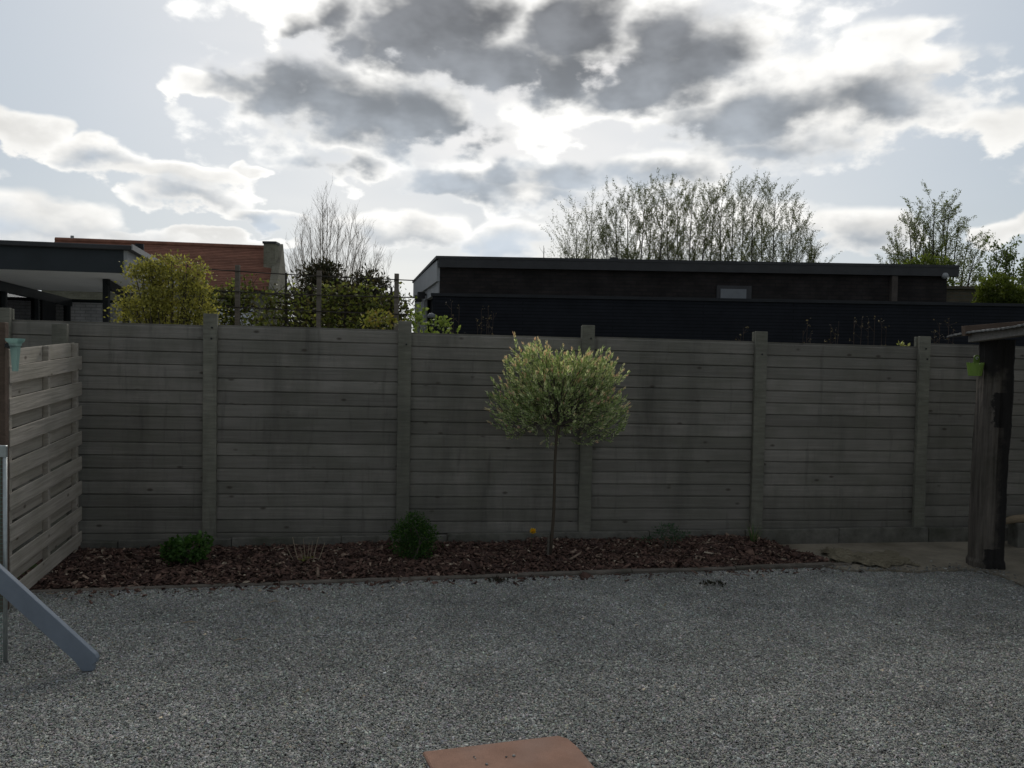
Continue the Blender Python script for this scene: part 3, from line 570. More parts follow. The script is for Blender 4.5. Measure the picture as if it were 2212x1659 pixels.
# ------------------------------------------------------------------ foliage generators
def stem_tree(name, base, tops, r0, label, cat, group=None, nb=26, blen=.9, nl=1500, leaf=.09, pal=None, lean=.0, start=.2, seed=0, twigs=3, bark=DTRUNK, spread=.55, lm=DLEAF, leaf_w=.5):
    r = random.Random(seed); base = Vector(base); root = empty(name, base, label, cat, group)
    tk = MB(); br = MB(); segs = []
    for t in tops:
        t = Vector(t); h = t - base; pts = []; side = Vector((r.uniform(-1, 1), r.uniform(-1, 1), 0)) * h.length * .02
        for i in range(9):
            f = i / 8; hor = f ** (1.0 if len(tops) == 1 else .75)
            p = base + Vector((h.x * hor, h.y * hor, h.z * f)) + side * math.sin(f * 5) + Vector((lean * h.length * f ** 3, 0, 0)); pts.append(p)
        tk.tube(pts, [r0 * (1 - .93 * i / 8) + .004 for i in range(9)], 5)
        for b in range(nb):
            f = start + (1.0 - start) * (b + r.random()) / nb; x = f * 8; i = min(int(x), 7); p = pts[i].lerp(pts[i + 1], x - i); d = (pts[i + 1] - pts[i]).normalized()
            a = r.uniform(0, 6.283); o = Vector((math.cos(a), math.sin(a), 0)); bd = (d * r.uniform(.8, 1.2) + o * spread * r.uniform(.6, 1.5)).normalized()
            l = blen * (1.15 - .75 * f) * r.uniform(.5, 1.25); e = p + bd * l + Vector((lean * l, 0, .12 * l)); m = p.lerp(e, .5) + o * l * .06
            br.tube([p, m, e], [r0 * .22 * (1.1 - f) + .0035, r0 * .12 * (1.1 - f) + .002, .0012], 4); segs.append((m, e)); segs.append((p.lerp(m, .5), e))
            for q in range(twigs):
                g = r.uniform(.25, .95); s = p.lerp(e, g); a2 = r.uniform(0, 6.283); td = (bd + Vector((math.cos(a2), math.sin(a2), r.uniform(-.1, .5))) * .6).normalized(); l2 = l * r.uniform(.2, .5)
                br.tube([s, s + td * l2], [.0025, .001], 3); segs.append((s, s + td * l2))
    tk.build('trunk', bark, root, smooth=True); br.build('branches', bark, root)
    if nl:
        sa = np.array([s[0] for s in segs]); sb = np.array([s[1] for s in segs]); ln = np.linalg.norm(sb - sa, axis=1); k = rng.choice(len(segs), nl, p=ln / ln.sum())
        f = rng.random((nl, 1)) ** .8; P = sa[k] * (1 - f) + sb[k] * f + rng.normal(0, leaf * .45, (nl, 3)); ax = unit(sb[k] - sa[k]) + rng.normal(0, .7, (nl, 3))
        npobj('crown', leaf_mesh('crown', P, leaf, leaf * leaf_w, mixcols(nl, pal), lm, base, ax), root)
    return root
def bush(name, base, lobes, n, leaf, pal, label, cat, group=None, stems=8, inner=.45, lm=LEAF, leaf_w=.6, part='foliage', bark=TRUNK, w=None, stem_r=.012, upw=.3, clus=None):
    base = Vector(base); root = empty(name, base, label, cat, group)
    P, d = clustered(lobes, n, clus[0], clus[1], inner) if clus else in_lobes(lobes, n, inner); ax = d + rng.normal(0, .6, d.shape) + np.array((0, 0, upw))
    keep = P[:, 2] > base.z + .01; P, ax = P[keep], ax[keep]
    npobj(part, leaf_mesh(part, P, leaf, leaf * leaf_w, mixcols(len(P), pal, w), lm, base, ax), root)
    mb = MB()
    for i in range(stems):
        l = lobes[i % len(lobes)]; e = Vector(l[0]) + Vector(rng.normal(0, .35, 3) * l[1]); m = base.lerp(e, .5) + Vector((rng.normal(0, .05), rng.normal(0, .05), .1 * (e - base).length))
        mb.tube([base + Vector((rng.normal(0, .02), rng.normal(0, .02), -.02)), m, e], [stem_r, stem_r * .7, stem_r * .25], 5)
    mb.build('stems', bark, root); return root

# ------------------------------------------------------------------ willow standard in the bed
wb = ground(1187, 1203, .055); wtop = at(1204, 955, wb.y); s = wb.y / FPX
def willow():
    root = empty('willow_tree', wb, 'small lollipop willow tree with pale variegated pink-tipped leaves in mulch bed', 'tree')
    cen = at(1212, 868, wb.y); mb = MB(); pts = [wb - Vector((0, 0, .03))] + [wb.lerp(wtop, f) + Vector((.012 * math.sin(f * 5), 0, 0)) for f in (.2, .4, .6, .8, 1)] + [at(1207, 915, wb.y)]
    mb.tube(pts, [.017, .0155, .014, .013, .0125, .013, .014], 8); mb.build('trunk', mat('willow_bark', (.085, .068, .05), .9, .1, scale=20, stretch=(1, 1, .4)), root, smooth=True)
    mb = MB(); mb.tube([wb + Vector((-.018, -.024, -.02)), wb + Vector((-.012, -.024, .20))], .012, 6); mb.build('support_stake', OLDOAK, root)
    hub = Vector(pts[-1]); sh = []; br = MB()
    # crown outline in the photograph: two humps, flat underside
    lob = px_lobes([(1175, 835, 85, 80), (1275, 845, 75, 75), (1215, 895, 130, 62), (1130, 885, 65, 62), (1295, 905, 55, 55), (1160, 800, 60, 55), (1285, 815, 45, 45), (1215, 860, 110, 75), (1235, 815, 60, 42)], wb.y, .95)
    n = 1400; P, d = in_lobes(lob, n, .40); up = np.array((0, 0, 1.0))
    LV = []; LA = []; LC = []
    zlo, zhi = cen.z - .35, cen.z + .42
    for i in range(n):
        p = Vector(P[i]); out = (p - cen); out = Vector((out.x, out.y, out.z + .10)).normalized(); dr = (out * .8 + Vector((0, 0, .75)) + Vector(rng.normal(0, .25, 3))).normalized()
        l = rnd.uniform(.05, .115); hf = min(1, max(0, (p.z - zlo) / (zhi - zlo))); outer = (p - cen).length / .5
        if outer > .75 and rnd.random() < .25: l *= 1.5
        br.tube([p - dr * .03, p + dr * l], [.0022, .0009], 3)
        if i % 12 == 0: br.tube([hub - Vector((0, 0, rnd.uniform(0, .03))), hub.lerp(p, .5) + Vector((0, 0, .06)), p], [.007, .005, .0022], 4)
        k = int(l / .0075)
        tipcol = rnd.random() < .18 + .55 * hf * min(1, outer)
        for j in range(k):
            f = j / k; a = j * 2.4 + i; q = dr.orthogonal(); q = (Matrix.Rotation(a, 3, dr) @ q).normalized()
            LV.append(p + dr * l * f); LA.append(q * (1.0 - .55 * f) + dr * (.8 + f))
            if tipcol and f > .62: c = rnd.choice(((.78, .50, .40), (.80, .66, .48), (.74, .70, .52)))
            else: c = rnd.choices(((.26, .35, .15), (.40, .50, .24), (.60, .65, .40), (.78, .80, .56)), (.28, .32, .25, .15))[0]
            LC.append(c)
    br.build('branches', TRUNK, root)
    LV = np.array([tuple(v) for v in LV]); LA = np.array([tuple(v) for v in LA]); LC = np.array(LC) * rng.uniform(.8, 1.2, (len(LC), 1))
    npobj('crown', leaf_mesh('crown', LV, .034, .0135, LC, WLEAF, wb, LA), root)
willow()
# ------------------------------------------------------------------ bed plants
def bz(x, y): return ground(x, y, .06)
b = bz(403, 1216); bush('leafy_plant', b, px_lobes([(385, 1190, 34, 24), (420, 1180, 36, 26), (437, 1165, 16, 16), (400, 1203, 46, 16), (368, 1185, 20, 16)], b.y), 900, .038, [(.045, .11, .022), (.07, .15, .03), (.10, .19, .05)], 'low leafy green perennial with rounded leaves in the mulch bed', 'plant', stems=9, leaf_w=.85, upw=.5)
b = bz(893, 1203); bush('box_shrub', b, px_lobes([(893, 1168, 52, 38), (893, 1140, 38, 30), (897, 1120, 20, 18), (870, 1155, 28, 28), (918, 1155, 28, 28), (893, 1185, 48, 18)], b.y), 4200, .020, [(.04, .095, .02), (.055, .13, .025), (.10, .19, .03)], 'dense dark green clipped box shrub with pointed top in mulch', 'shrub', stems=8, leaf_w=.6, w=[.5, .37, .13])
b = bz(662, 1212); root = empty('dry_plant', b, 'cut-back plant of bare straw-coloured stalks in the mulch', 'plant')
for x, y in ((618, 1178), (632, 1160), (655, 1163), (668, 1172), (688, 1160), (702, 1172), (648, 1180), (676, 1168)):
    e = at(x, y, b.y + rnd.uniform(-.08, .08)); s0 = b.lerp(Vector((e.x, b.y, b.z)), .55) - Vector((0, 0, .03)); MB().tube([s0, s0.lerp(e, .5) + Vector((rnd.uniform(-.01, .01), 0, 0)), e], [.005, .004, .0022], 5).build('stalk', TWIG, root)
P = np.array(b) + rng.normal(0, .03, (40, 3)) * (1, 1, .4) + (0, 0, .015); npobj('leaves', leaf_mesh('leaves', P, .03, .02, mixcols(40, [(.22, .24, .05), (.3, .26, .08)]), LEAF, b), root)
b = bz(1442, 1190); bush('fern_plant', b, px_lobes([(1440, 1140, 26, 10), (1462, 1155, 34, 8), (1425, 1152, 18, 9), (1448, 1165, 26, 6), (1400, 1166, 22, 5)], b.y), 520, .03, [(.05, .10, .05), (.07, .13, .075), (.09, .15, .09)], 'thin ferny plant with feathery grey-green leaves on bare stem', 'plant', stems=6, leaf_w=.3, stem_r=.005, inner=.1)
npobj('dead_leaf', leaf_mesh('dead_leaf', np.array([tuple(bz(1416, 1196))]), .07, .055, np.array([(.30, .32, .16)]), LEAF, b), bpy.data.objects['fern_plant'])
b = bz(1626, 1178); root = empty('grass_tuft', b, 'tuft of narrow arching grass blades before a fence post', 'grass'); V_ = []; F_ = []; C_ = []
for i in range(70):
    a = rnd.uniform(0, 6.283); l = rnd.uniform(.10, .27); o_ = Vector((math.cos(a), math.sin(a), 0)); w = rnd.uniform(.003, .006); sd = Vector((-o_.y, o_.x, 0)) * w; bend = rnd.uniform(.15, .75); p0 = b + o_ * rnd.uniform(0, .035); n0 = len(V_)
    for f in (0, .35, .7, 1): q = p0 + o_ * l * bend * f * f + Vector((0, 0, l * (f - .35 * bend * f * f))) - b; V_ += [tuple(q - sd * (1 - f * .9)), tuple(q + sd * (1 - f * .9))]
    F_ += [(n0 + 2 * j, n0 + 2 * j + 1, n0 + 2 * j + 3, n0 + 2 * j + 2) for j in range(3)]; C_ += [rnd.choice(((.08, .15, .05), (.12, .2, .07), (.26, .2, .13)))] * 8
npobj('blades', np_mesh('blades', V_, F_, np.array(C_), LEAF), root)
b = at(1151, 1147, 7.80); zb = .11; root = empty('yellow_flower', (b.x, b.y, zb), 'single yellow flower head on thin stem beside willow trunk', 'flower')
MB().tube([(b.x - .015, b.y, zb - .03), (b.x - .01, b.y, (zb + b.z) / 2), b], .0022, 5).build('stem', mat('stem_green', (.05, .075, .03)), root)
n = 110; d = unit(rng.normal(size=(n, 3)) + np.array((0, -.5, .3))); npobj('petals', leaf_mesh('petals', np.array(b) + d * .006, .024, .014, mixcols(n, [(.95, .62, .03), (1.0, .72, .06)]), LEAF, (b.x, b.y, zb), d), root)
for x, y, n in ((1085, 1258, 60), (1545, 1266, 70)):
    p = ground(x, y, .006); lob = [(np.array(p) + np.array((dx, 0, .012)), np.array((.07, .045, .014))) for dx in (-.05, .03)]
    bush('small_weed', p, lob, n, .03, [(.035, .035, .025), (.05, .045, .03)], 'flat dark weed growing through the slate gravel' if x < 1200 else 'dark withered weed patch flat on the gravel before the edging', 'weed', stems=4, inner=.1, stem_r=.002)

# ------------------------------------------------------------------ coir sheet and log at the end of the bed
def coir():
    a = ground(1796, 1214, .02); e = ground(1945, 1204, .02); root = empty('coir_mat', a, 'rumpled frayed beige fibre mat at the end of the mulch bed', 'mat'); NX, NY = 46, 18; vs = []
    dx = Vector((e.x - a.x, 0, 0)); yv = Vector((.05, .55, 0))
    for j in range(NY + 1):
        for i in range(NX + 1):
            u, v = i / NX, j / NY; p = a + dx * u + yv * (v - .3 + .12 * math.sin(u * 9)) ; hgt = .075 * math.exp(-((u - .16) / .15) ** 2) * math.exp(-((v - .42) / .25) ** 2) + .045 * math.exp(-((u - .40) / .12) ** 2) * math.exp(-((v - .3) / .2) ** 2)
            hgt += .018 * (1 - u) * abs(math.sin(u * 17 + v * 6)) + .010 * math.sin(u * 41 + v * 13) * math.sin(v * 23) * (1 - u) + rnd.uniform(-.002, .002)
            vs.append(Vector((p.x + .03 * math.sin(v * 14), p.y + .03 * math.sin(u * 30), .034 + max(0, hgt))))
    mb = MB(); mb.add(vs, [(j * (NX + 1) + i, j * (NX + 1) + i + 1, (j + 1) * (NX + 1) + i + 1, (j + 1) * (NX + 1) + i) for j in range(NY) for i in range(NX)]); o = mb.build('sheet', COIR, root, smooth=True)
    mb = MB()
    for i in range(130):
        k = rnd.choice([q for q in range(len(vs)) if (q % (NX + 1) < 6 or q // (NX + 1) < 4)]); p = vs[k]; d = Vector((rnd.uniform(-1.3, .3), rnd.uniform(-1, .4), rnd.uniform(-.1, .35))).normalized() * rnd.uniform(.03, .10)
        mb.tube([p, p + d * .5 + Vector((0, 0, .012)), Vector((p.x + d.x, p.y + d.y, max(.03, p.z + d.z - .02)))], [.0016, .0014, .0008], 3)
    tag(mb.build('loose_fibres', COIR, root), kind='stuff')
coir()
p1, p2 = at(2160, 1128, 8.60), at(2225, 1119, 8.64); mb = MB(); p3 = p2 + (p2 - p1) * 2.2
mb.tube([p1, p1.lerp(p2, .5) + Vector((0, 0, .012)), p2, p3], [.03, .042, .045, .05], 9)
zf = min(p1.z, p3.z) - .2
lg = empty('timber_log', (p1.x, p1.y, .0), 'pale bare log lying on two blocks behind old sleeper post', 'log'); mb.build('stem', mat('peeled_log', (.27, .21, .14), .9, .1, scale=15, stretch=(.3, 1, 1)), lg, smooth=True)
for q in (p1.lerp(p2, .7), p2.lerp(p3, .6)):
    mb = MB(); mb.box(q.x - .08, q.x + .08, q.y - .09, q.y + .09, .0, q.z - .03); mb.build('block', CONC, lg, bevel=.006)

# ------------------------------------------------------------------ lean-to shelter at the right, with its lime pot
pb = ground(2131, 1224, .02); ptx = at(2156, 745, pb.y - .02)
sh = empty('lean_to_shelter', pb, 'open lean-to shelter on a thick old sleeper post with sheet roof', 'shelter')
def sleeper(base, top, w, dpt, seed, parent):
    r = random.Random(seed); mb = MB(); n = 64; m = 24; vs = []
    off = [r.uniform(-.012, .012) for _ in range(m)]
    for i in range(n):
        f = i / (n - 1); c = Vector(base).lerp(Vector(top), f)
        for j in range(m):
            a = 2 * math.pi * j / m + .3; q = max(abs(math.cos(a)), abs(math.sin(a))); k = (1 / q) ** .82
            off[j] += r.uniform(-.0028, .0028); off[j] *= .97
            crack = -.016 if j in (4, 14, 17, 20) else 0
            ex = 1.0 + (.10 if f < .06 else 0)
            vs.append(c + Vector((math.cos(a) * k * (w / 2 + off[j] + crack) * ex, math.sin(a) * k * (dpt / 2 + off[j] + crack) * ex, 0)))
    mb.add(vs, [(i * m + j, i * m + (j + 1) % m, (i + 1) * m + (j + 1) % m, (i + 1) * m + j) for i in range(n - 1) for j in range(m)] + [tuple(reversed(range(m))), tuple(range((n - 1) * m, n * m))])
    return mb.build('post', OLDOAK, parent)
ZB = at(2100, 738, 7.78).z                     # underside of the beam
pst = sleeper(pb + Vector((0, 0, -.05)), Vector((ptx.x, ptx.y, ZB + .02)), .26, .24, 3, sh)
# old tar smeared on the post: its head, one square patch and its foot; right side coloured darker
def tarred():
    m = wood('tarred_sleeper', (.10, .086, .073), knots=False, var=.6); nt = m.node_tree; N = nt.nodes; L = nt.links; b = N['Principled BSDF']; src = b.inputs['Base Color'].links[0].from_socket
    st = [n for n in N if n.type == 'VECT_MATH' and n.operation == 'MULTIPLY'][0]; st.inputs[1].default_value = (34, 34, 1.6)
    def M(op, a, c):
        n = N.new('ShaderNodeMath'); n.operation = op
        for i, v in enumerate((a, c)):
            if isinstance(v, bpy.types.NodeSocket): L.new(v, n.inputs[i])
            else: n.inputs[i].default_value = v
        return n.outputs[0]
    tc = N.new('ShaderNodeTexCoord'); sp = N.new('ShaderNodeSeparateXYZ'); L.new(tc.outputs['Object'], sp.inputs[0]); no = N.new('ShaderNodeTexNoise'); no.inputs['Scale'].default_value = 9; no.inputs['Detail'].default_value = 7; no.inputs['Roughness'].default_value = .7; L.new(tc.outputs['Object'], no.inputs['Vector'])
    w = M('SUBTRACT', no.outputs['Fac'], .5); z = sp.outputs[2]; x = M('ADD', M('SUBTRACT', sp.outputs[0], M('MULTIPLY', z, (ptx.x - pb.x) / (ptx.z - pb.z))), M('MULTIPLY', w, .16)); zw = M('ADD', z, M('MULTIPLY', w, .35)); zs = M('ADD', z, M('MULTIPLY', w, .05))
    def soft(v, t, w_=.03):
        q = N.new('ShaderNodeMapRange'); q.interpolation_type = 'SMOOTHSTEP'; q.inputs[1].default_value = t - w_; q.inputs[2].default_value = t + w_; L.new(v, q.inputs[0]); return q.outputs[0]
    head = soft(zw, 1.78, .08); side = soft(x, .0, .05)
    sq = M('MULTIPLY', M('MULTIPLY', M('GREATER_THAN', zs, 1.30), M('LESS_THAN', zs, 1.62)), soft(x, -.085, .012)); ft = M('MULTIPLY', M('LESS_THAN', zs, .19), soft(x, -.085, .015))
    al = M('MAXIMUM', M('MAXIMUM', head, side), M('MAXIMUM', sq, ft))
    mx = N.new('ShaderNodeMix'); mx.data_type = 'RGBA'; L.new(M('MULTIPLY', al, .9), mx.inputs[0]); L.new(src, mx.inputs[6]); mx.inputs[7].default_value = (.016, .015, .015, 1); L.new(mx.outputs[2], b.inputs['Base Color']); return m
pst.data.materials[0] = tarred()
b0 = at(2100, 731, 7.78); b1 = Vector((b0.x + .0, 4.3, b0.z + .20)); hb = at(2100, 725, 7.78).z - at(2100, 739, 7.78).z
beamn = MB(); beamn.bar(b0, b1, .075, .075); beamn.build('beam', wood('grey_beam', (.24, .22, .20), knots=False), sh, bevel=.003)
for x, y in ((b0.x + .02, 4.5), (6.6, 4.5), (6.6, 7.9)):
    sleeper(Vector((x, y, -.05)), Vector((x, y, b0.z + (.14 if y < 6 else 0) + (x - b0.x) * .10 - .05)), .2, .2, int(x * 7 + y), sh)
for y in (4.5, 5.6, 6.7, 7.75):
    zz = b0.z + .04 + (7.78 - y) * .0575 + .025; MB().bar((b0.x - .10, y, zz), (7.0, y, zz + (7.0 - b0.x + .10) * .10), .06, .09).build('rafter', BROWNPOST, sh)
tipL = at(2045, 730, 8.05)
def roof():
    x0, x1 = tipL.x, 7.2; y0, y1 = 4.1, 8.05; nx, ny = 10, 120; vs = []
    for j in range(ny + 1):
        y = y0 + (y1 - y0) * j / ny; w = .004 * math.sin(2 * math.pi * y / .076) + .006 * math.sin(y * 5.1)
        for i in range(nx + 1):
            x = x0 + (x1 - x0) * i / nx; vs.append(Vector((x, y, tipL.z + .022 + w + (x - x0) * .10 + (y1 - y) * .0575)))
    n = len(vs); vs2 = [v - Vector((0, 0, .014)) for v in vs]; fs = []
    for j in range(ny):
        for i in range(nx): q = j * (nx + 1) + i; fs += [(q, q + 1, q + nx + 2, q + nx + 1), (n + q, n + q + nx + 1, n + q + nx + 2, n + q + 1)]
    for j in range(ny):
        for i in (0, nx): q = j * (nx + 1) + i; fs.append((q, q + nx + 1, n + q + nx + 1, n + q))
    for i in range(nx):
        for j in (0, ny): q = j * (nx + 1) + i; fs.append((q, q + 1, n + q + 1, n + q))
    mb = MB(); mb.add(vs + vs2, fs); mb.build('roof_sheet', CORR, sh, smooth=False)
roof()
pc = at(2106, 812, pb.y - .05); rim = at(2106, 785, pb.y - .05); PH = rim.z - pc.z; RP = .076
pot = empty('flower_pot', pc, 'lime green hanging pot with scalloped rim on the old post', 'pot')
mb = MB(); n = 48; vs = []
for z, rr in ((0, .72), (.03, .76), (.55, .88), (1.0, 1.0)):
    for j in range(n):
        a = 2 * math.pi * j / n; st = abs(math.sin(a * 6)); r_ = RP * rr * (1 - .035 * (1 - st) ** 2); zz = PH * z + (PH * .16 * (st - .5) if z == 1.0 else 0); vs.append(pc + Vector((r_ * math.cos(a), r_ * math.sin(a) * .85, zz)))
k = 4; vin = [pc + (v - pc) * 1.0 - Vector(((v - pc).x * .06, (v - pc).y * .06, 0)) for v in vs]
mb.add(vs + vin, [(i * n + j, i * n + (j + 1) % n, (i + 1) * n + (j + 1) % n, (i + 1) * n + j) for i in range(k - 1) for j in range(n)] + [(k * n + i * n + j, k * n + (i + 1) * n + j, k * n + (i + 1) * n + (j + 1) % n, k * n + i * n + (j + 1) % n) for i in range(k - 1) for j in range(n)] + [((k - 1) * n + j, (k - 1) * n + (j + 1) % n, 2 * k * n - n + (j + 1) % n, 2 * k * n - n + j) for j in range(n)] + [tuple(reversed(range(n)))])
mb.build('bucket', LIMEP, pot, smooth=False)
tb = pc + Vector((.045, .062, PH * .8)); poly = [tb + Vector((-.028, 0, 0)), tb + Vector((.028, 0, 0)), tb + Vector((.028, 0, .075))] + [tb + Vector((.028 * math.cos(a), 0, .075 + .028 * math.sin(a))) for a in [math.pi * q / 8 for q in range(1, 8)]] + [tb + Vector((-.028, 0, .075))]
MB().prism(poly, (0, .006, 0)).build('hanging_tab', LIMEP, pot)
c = tb + Vector((.002, -.004, .072)); MB().tube([c + Vector((.012 * math.cos(a), 0, .012 * math.sin(a))) for a in [q * .6 for q in range(10)]], .0028, 5).build('hook', WHITECH, pot)

# ------------------------------------------------------------------ modern flat-roofed house (left)
HA = R(11.6); HC = at(267, 590, 12.0); HZ = HC.z
HU = Vector((-math.cos(HA), -math.sin(HA), 0)); HV = Vector((-math.sin(HA) * 1.15, math.cos(HA), 0)).normalized()
def hp(u, v, z): return Vector((HC.x, HC.y, 0)) + HU * u + HV * v + Vector((0, 0, z))
ZT = at(266, 541, 12.0).z
house = empty('modern_house', (HC.x, HC.y, 0), 'flat-roofed modern house with anthracite fascia, white soffit and covered patio', 'house')
MB().box(0, 10, 0, .05, HZ, ZT, hp).build('fascia', FASCIA, house)
MB().box(-.05, 0.0, 0, 4.6, HZ, ZT, hp).build('side_fascia', LGREY, house)
MB().box(.01, 10, .06, 4.6, HZ + .004, HZ + .06, hp).build('soffit', WHITEP, house)
MB().box(-.12, 10.1, -.07, 9, ZT, ZT + .07, hp).build('roof', DGREY, house, bevel=.01)
MB().box(-.135, -.12, -.085, 9, ZT + .005, ZT + .085, hp).build('roof_trim', LGREY, house)
tr_ = sheet('bounce_terrace', [hp(12, -2.5, 0), hp(-3.5, -2.5, 0), hp(-3.5, 7, 0), hp(12, 7, 0)], .02, mat('bounce_paving', (.46, .45, .43), .9, .1, var=.12, scale=3), .06)  # unseen pale paving, added to bounce light up onto the soffit
def onz(x, y, z):
    d = ray(x, y); return CAM + d * ((z - CAM.z) / d.z)
GA, GB = onz(0, 608, HZ), onz(150, 646, HZ); gd = (GB - GA); gd.z = 0; GLn = gd.length; gd.normalize(); gn = Vector((gd.y, -gd.x, 0))
GA0 = Vector((GA.x, GA.y, 0))
def gp(u, v, z): return GA0 + gd * u + gn * v + Vector((0, 0, z))
def gu(x):                               # where a pixel column meets the glazed wall
    d = ray(x, 670); n_ = gn; t = (GA0 - CAM).dot(n_) / d.dot(n_); return ((CAM + d * t) - GA0).dot(gd)
MB().box(-4, GLn, -.06, .06, HZ - .16, HZ, gp).build('glazing_head', FASCIA, house)
MB().box(-4, GLn, -.05, .05, 0, .12, gp).build('glazing_sill', FASCIA, house)
for x in (4, 75, 144):
    u = gu(x); MB().box(u - .05, u + .05, -.07, .07, .12, HZ - .16, gp).build('mullion', FASCIA, house)
u0, u1 = gu(88), gu(117); MB().box(u0, u1, -.03, .03, .12, HZ - .16, gp).build('door_panel', BLACKP, house)
for a, c_ in ((-4, gu(4) - .05), (gu(4) + .05, gu(75) - .05), (gu(75) + .05, u0), (u1, gu(144) - .05)):
    MB().box(a, c_, -.01, .01, .12, HZ - .16, gp).build('window_pane', GLASSW, house)
MB().box(-4, GLn - .3, -2.6, -2.5, 0, HZ, gp).build('room_wall', mat('room_wall', (.10, .10, .09)), house)
wr = onz(268, 652, HZ); wdv = (wr - GB); wdv.z = 0
WB0 = Vector((GB.x, GB.y, 0)); wl = 3.9; wd_ = -HU; wn_ = HV
def wp(u, v, z): return WB0 + wd_ * u + wn_ * v + Vector((0, 0, z))
wend = gu and (wr - GB).dot(wd_)
o = bpy.data.objects.new('back_wall', MB().box(0, wl, 0, .3, 0, HZ).mesh('back_wall', WHITEBRICK)); link(o, house); o.location = WB0 - house.location; o.rotation_euler.z = math.atan2(wd_.y, wd_.x)
MB().box(0, wl, -.05, -.005, .0, .55, wp).build('wall_base', FASCIA, house)
MB().box(0, wl, -.03, -.004, HZ - .07, HZ, wp).build('wall_top_trim', FASCIA, house)
p_ = onz(230, 603, HZ); MB().box(p_.x - .042, p_.x + .042, p_.y - .04, p_.y + .04, 0, HZ).build('patio_post', BLACKP, house)
q_ = onz(272, 628, HZ); MB().box(q_.x - .045, q_.x + .045, q_.y - .045, q_.y + .045, 0, HZ).build('patio_post', BLACKP, house)
MB().bar(p_ - Vector((0, 0, .07)), q_ - Vector((0, 0, .07)), .08, .13).build('patio_beam', BLACKP, house)
fl = at(301, 566, 13.5); MB().tube([(fl.x, fl.y, ZT - .3), (fl.x, fl.y, at(301, 527, 13.5).z)], .07, 10).build('flue', BLACKP, house)

# ------------------------------------------------------------------ tiled house
RL, RR = at(152, 519, 36.5), at(598, 538.5, 38.0); RR.z = RL.z = (RL.z + RR.z) / 2
rd = (RR - RL); rlen = rd.length; rd.normalize(); rnv = Vector((rd.y, -rd.x, 0)); eaz = at(586, 627, 35.4).z
th = empty('tiled_house', (RR.x, RR.y, 0), 'house with red clay tile roof and brick end chimney beyond the hedge', 'house')
def rp(u, v, z): return Vector((RR.x, RR.y, 0)) + rd * u + rnv * v + Vector((0, 0, z))
run = 2.7; rise = RL.z - eaz
NC = 26
for side in (1, -1):
    for c in range(NC):
        f0, f1 = c / NC, (c + 1) / NC; mb = MB(); z0, z1 = RL.z - rise * f0, RL.z - rise * f1; lift = .028
        v0, v1 = run * f0 * side, run * f1 * side
        pr_ = [(v0, z0), (v1, z1 + lift), (v1, z1 - .03), (v0, z0 - .05)]; mb.prism([rp(-rlen - .6, v, z) for v, z in pr_], rd * (rlen + .6 - .05)); o = mb.build('tile_course', ROOFT, th)
mb = MB(); mb.tube([rp(-rlen - .6, 0, RL.z + .02), rp(-.1, 0, RL.z + .02)], .11, 8); mb.build('ridge', ROOFT, th)
prf = [(-run - .1, 0), (run + .1, 0), (run + .1, eaz + .05), (0, RL.z + .22), (-run - .1, eaz + .05)]
MB().prism([rp(-.05, v, z) for v, z in prf], rd * .32).build('gable', STONEB, th)
MB().box(-rlen - .3, -.06, -run + .25, run - .25, 0, eaz + .1, rp).build('wall', STONEB, th)
c0 = at(573, 550, 36.9); c1 = at(598, 550, 36.9); ct = at(585, 528, 36.9).z
ch = MB().box(c0.x, c1.x, 36.65, 37.2, RL.z - 1.3, ct, None).build('chimney', STONEB, th)
MB().box(c0.x - .04, c1.x + .04, 36.6, 37.25, ct, ct + .1, None).build('chimney_cap', DGREY, ch)
fv = at(156, 519, 36.5); MB().tube([(fv.x, fv.y, RL.z - .2), (fv.x, fv.y, RL.z + .22)], .07, 8).build('vent', LGREY, th)

# ------------------------------------------------------------------ barn and black wall
B0 = at(950, 575, 16.0); BT = at(950, 560, 16.0).z; BW = at(2046, 600, 16.0).x; E1 = Vector((-2.42, 20.8, 0)); E0 = Vector((B0.x, 16.0, 0))
barn = empty('brick_barn', (B0.x, 16, 0), 'long low dark brick barn with flat roof and grey clad end', 'barn')
ed = (E1 - E0); el_ = ed.length; ed.normalize(); en = Vector((ed.y, -ed.x, 0)); en = en if en.x < 0 else -en
def ep(u, v, z): return E0 + ed * u + en * v + Vector((0, 0, z))
o = bpy.data.objects.new('front_wall', MB().box(0, BW - B0.x, 0, .25, 0, BT - .10).mesh('front_wall', BARNBRICK)); link(o, barn); o.location = (0, 0, 0)
MB().prism([(BW + .16, 15.88, BT - .16), (B0.x - .02, 15.88, BT - .16), (B0.x - .02, 15.88, BT), (BW + .16, 15.88, BT)], (0, .12, 0)).build('fascia', DGREY, barn)
MB().prism([(BW + .16, 15.87, BT + .001), (B0.x - .06, 15.87, BT + .001), (E1.x - .1, 20.9, BT - .05), (BW - .6, 21.0, BT - .05)], (0, 0, .05)).build('roof', DGREY, barn)
MB().bar(at(1950, 577, 16.4), at(2048, 578.5, 16.1), .05, .035).build('roof_strip', GALV, barn)
MB().box(-.03, el_, .0, .06, BT - .42, BT - .03, ep).build('verge_board', LGREY, barn)
MB().box(0, .32, -.05, .02, 0, BT - .42, ep).build('corner_pier', LGREY, barn)
d1 = el_ * .50; MB().box(d1, el_, -.05, .02, 0, BT - .42, ep).build('end_wall', LGREY, barn)
MB().box(.03, el_ - .05, -.16, -.10, 0, BT - .3, ep).build('dark_doorway', BLACKP, barn); MB().box(.32, d1, -.09, .01, BT - .62, BT - .425, ep).build('door_header', LGREY, barn)
MB().box(d1 - .06, d1 - .005, -.02, .05, 0, BT - .63, ep).build('door_jamb', LGREY, barn)
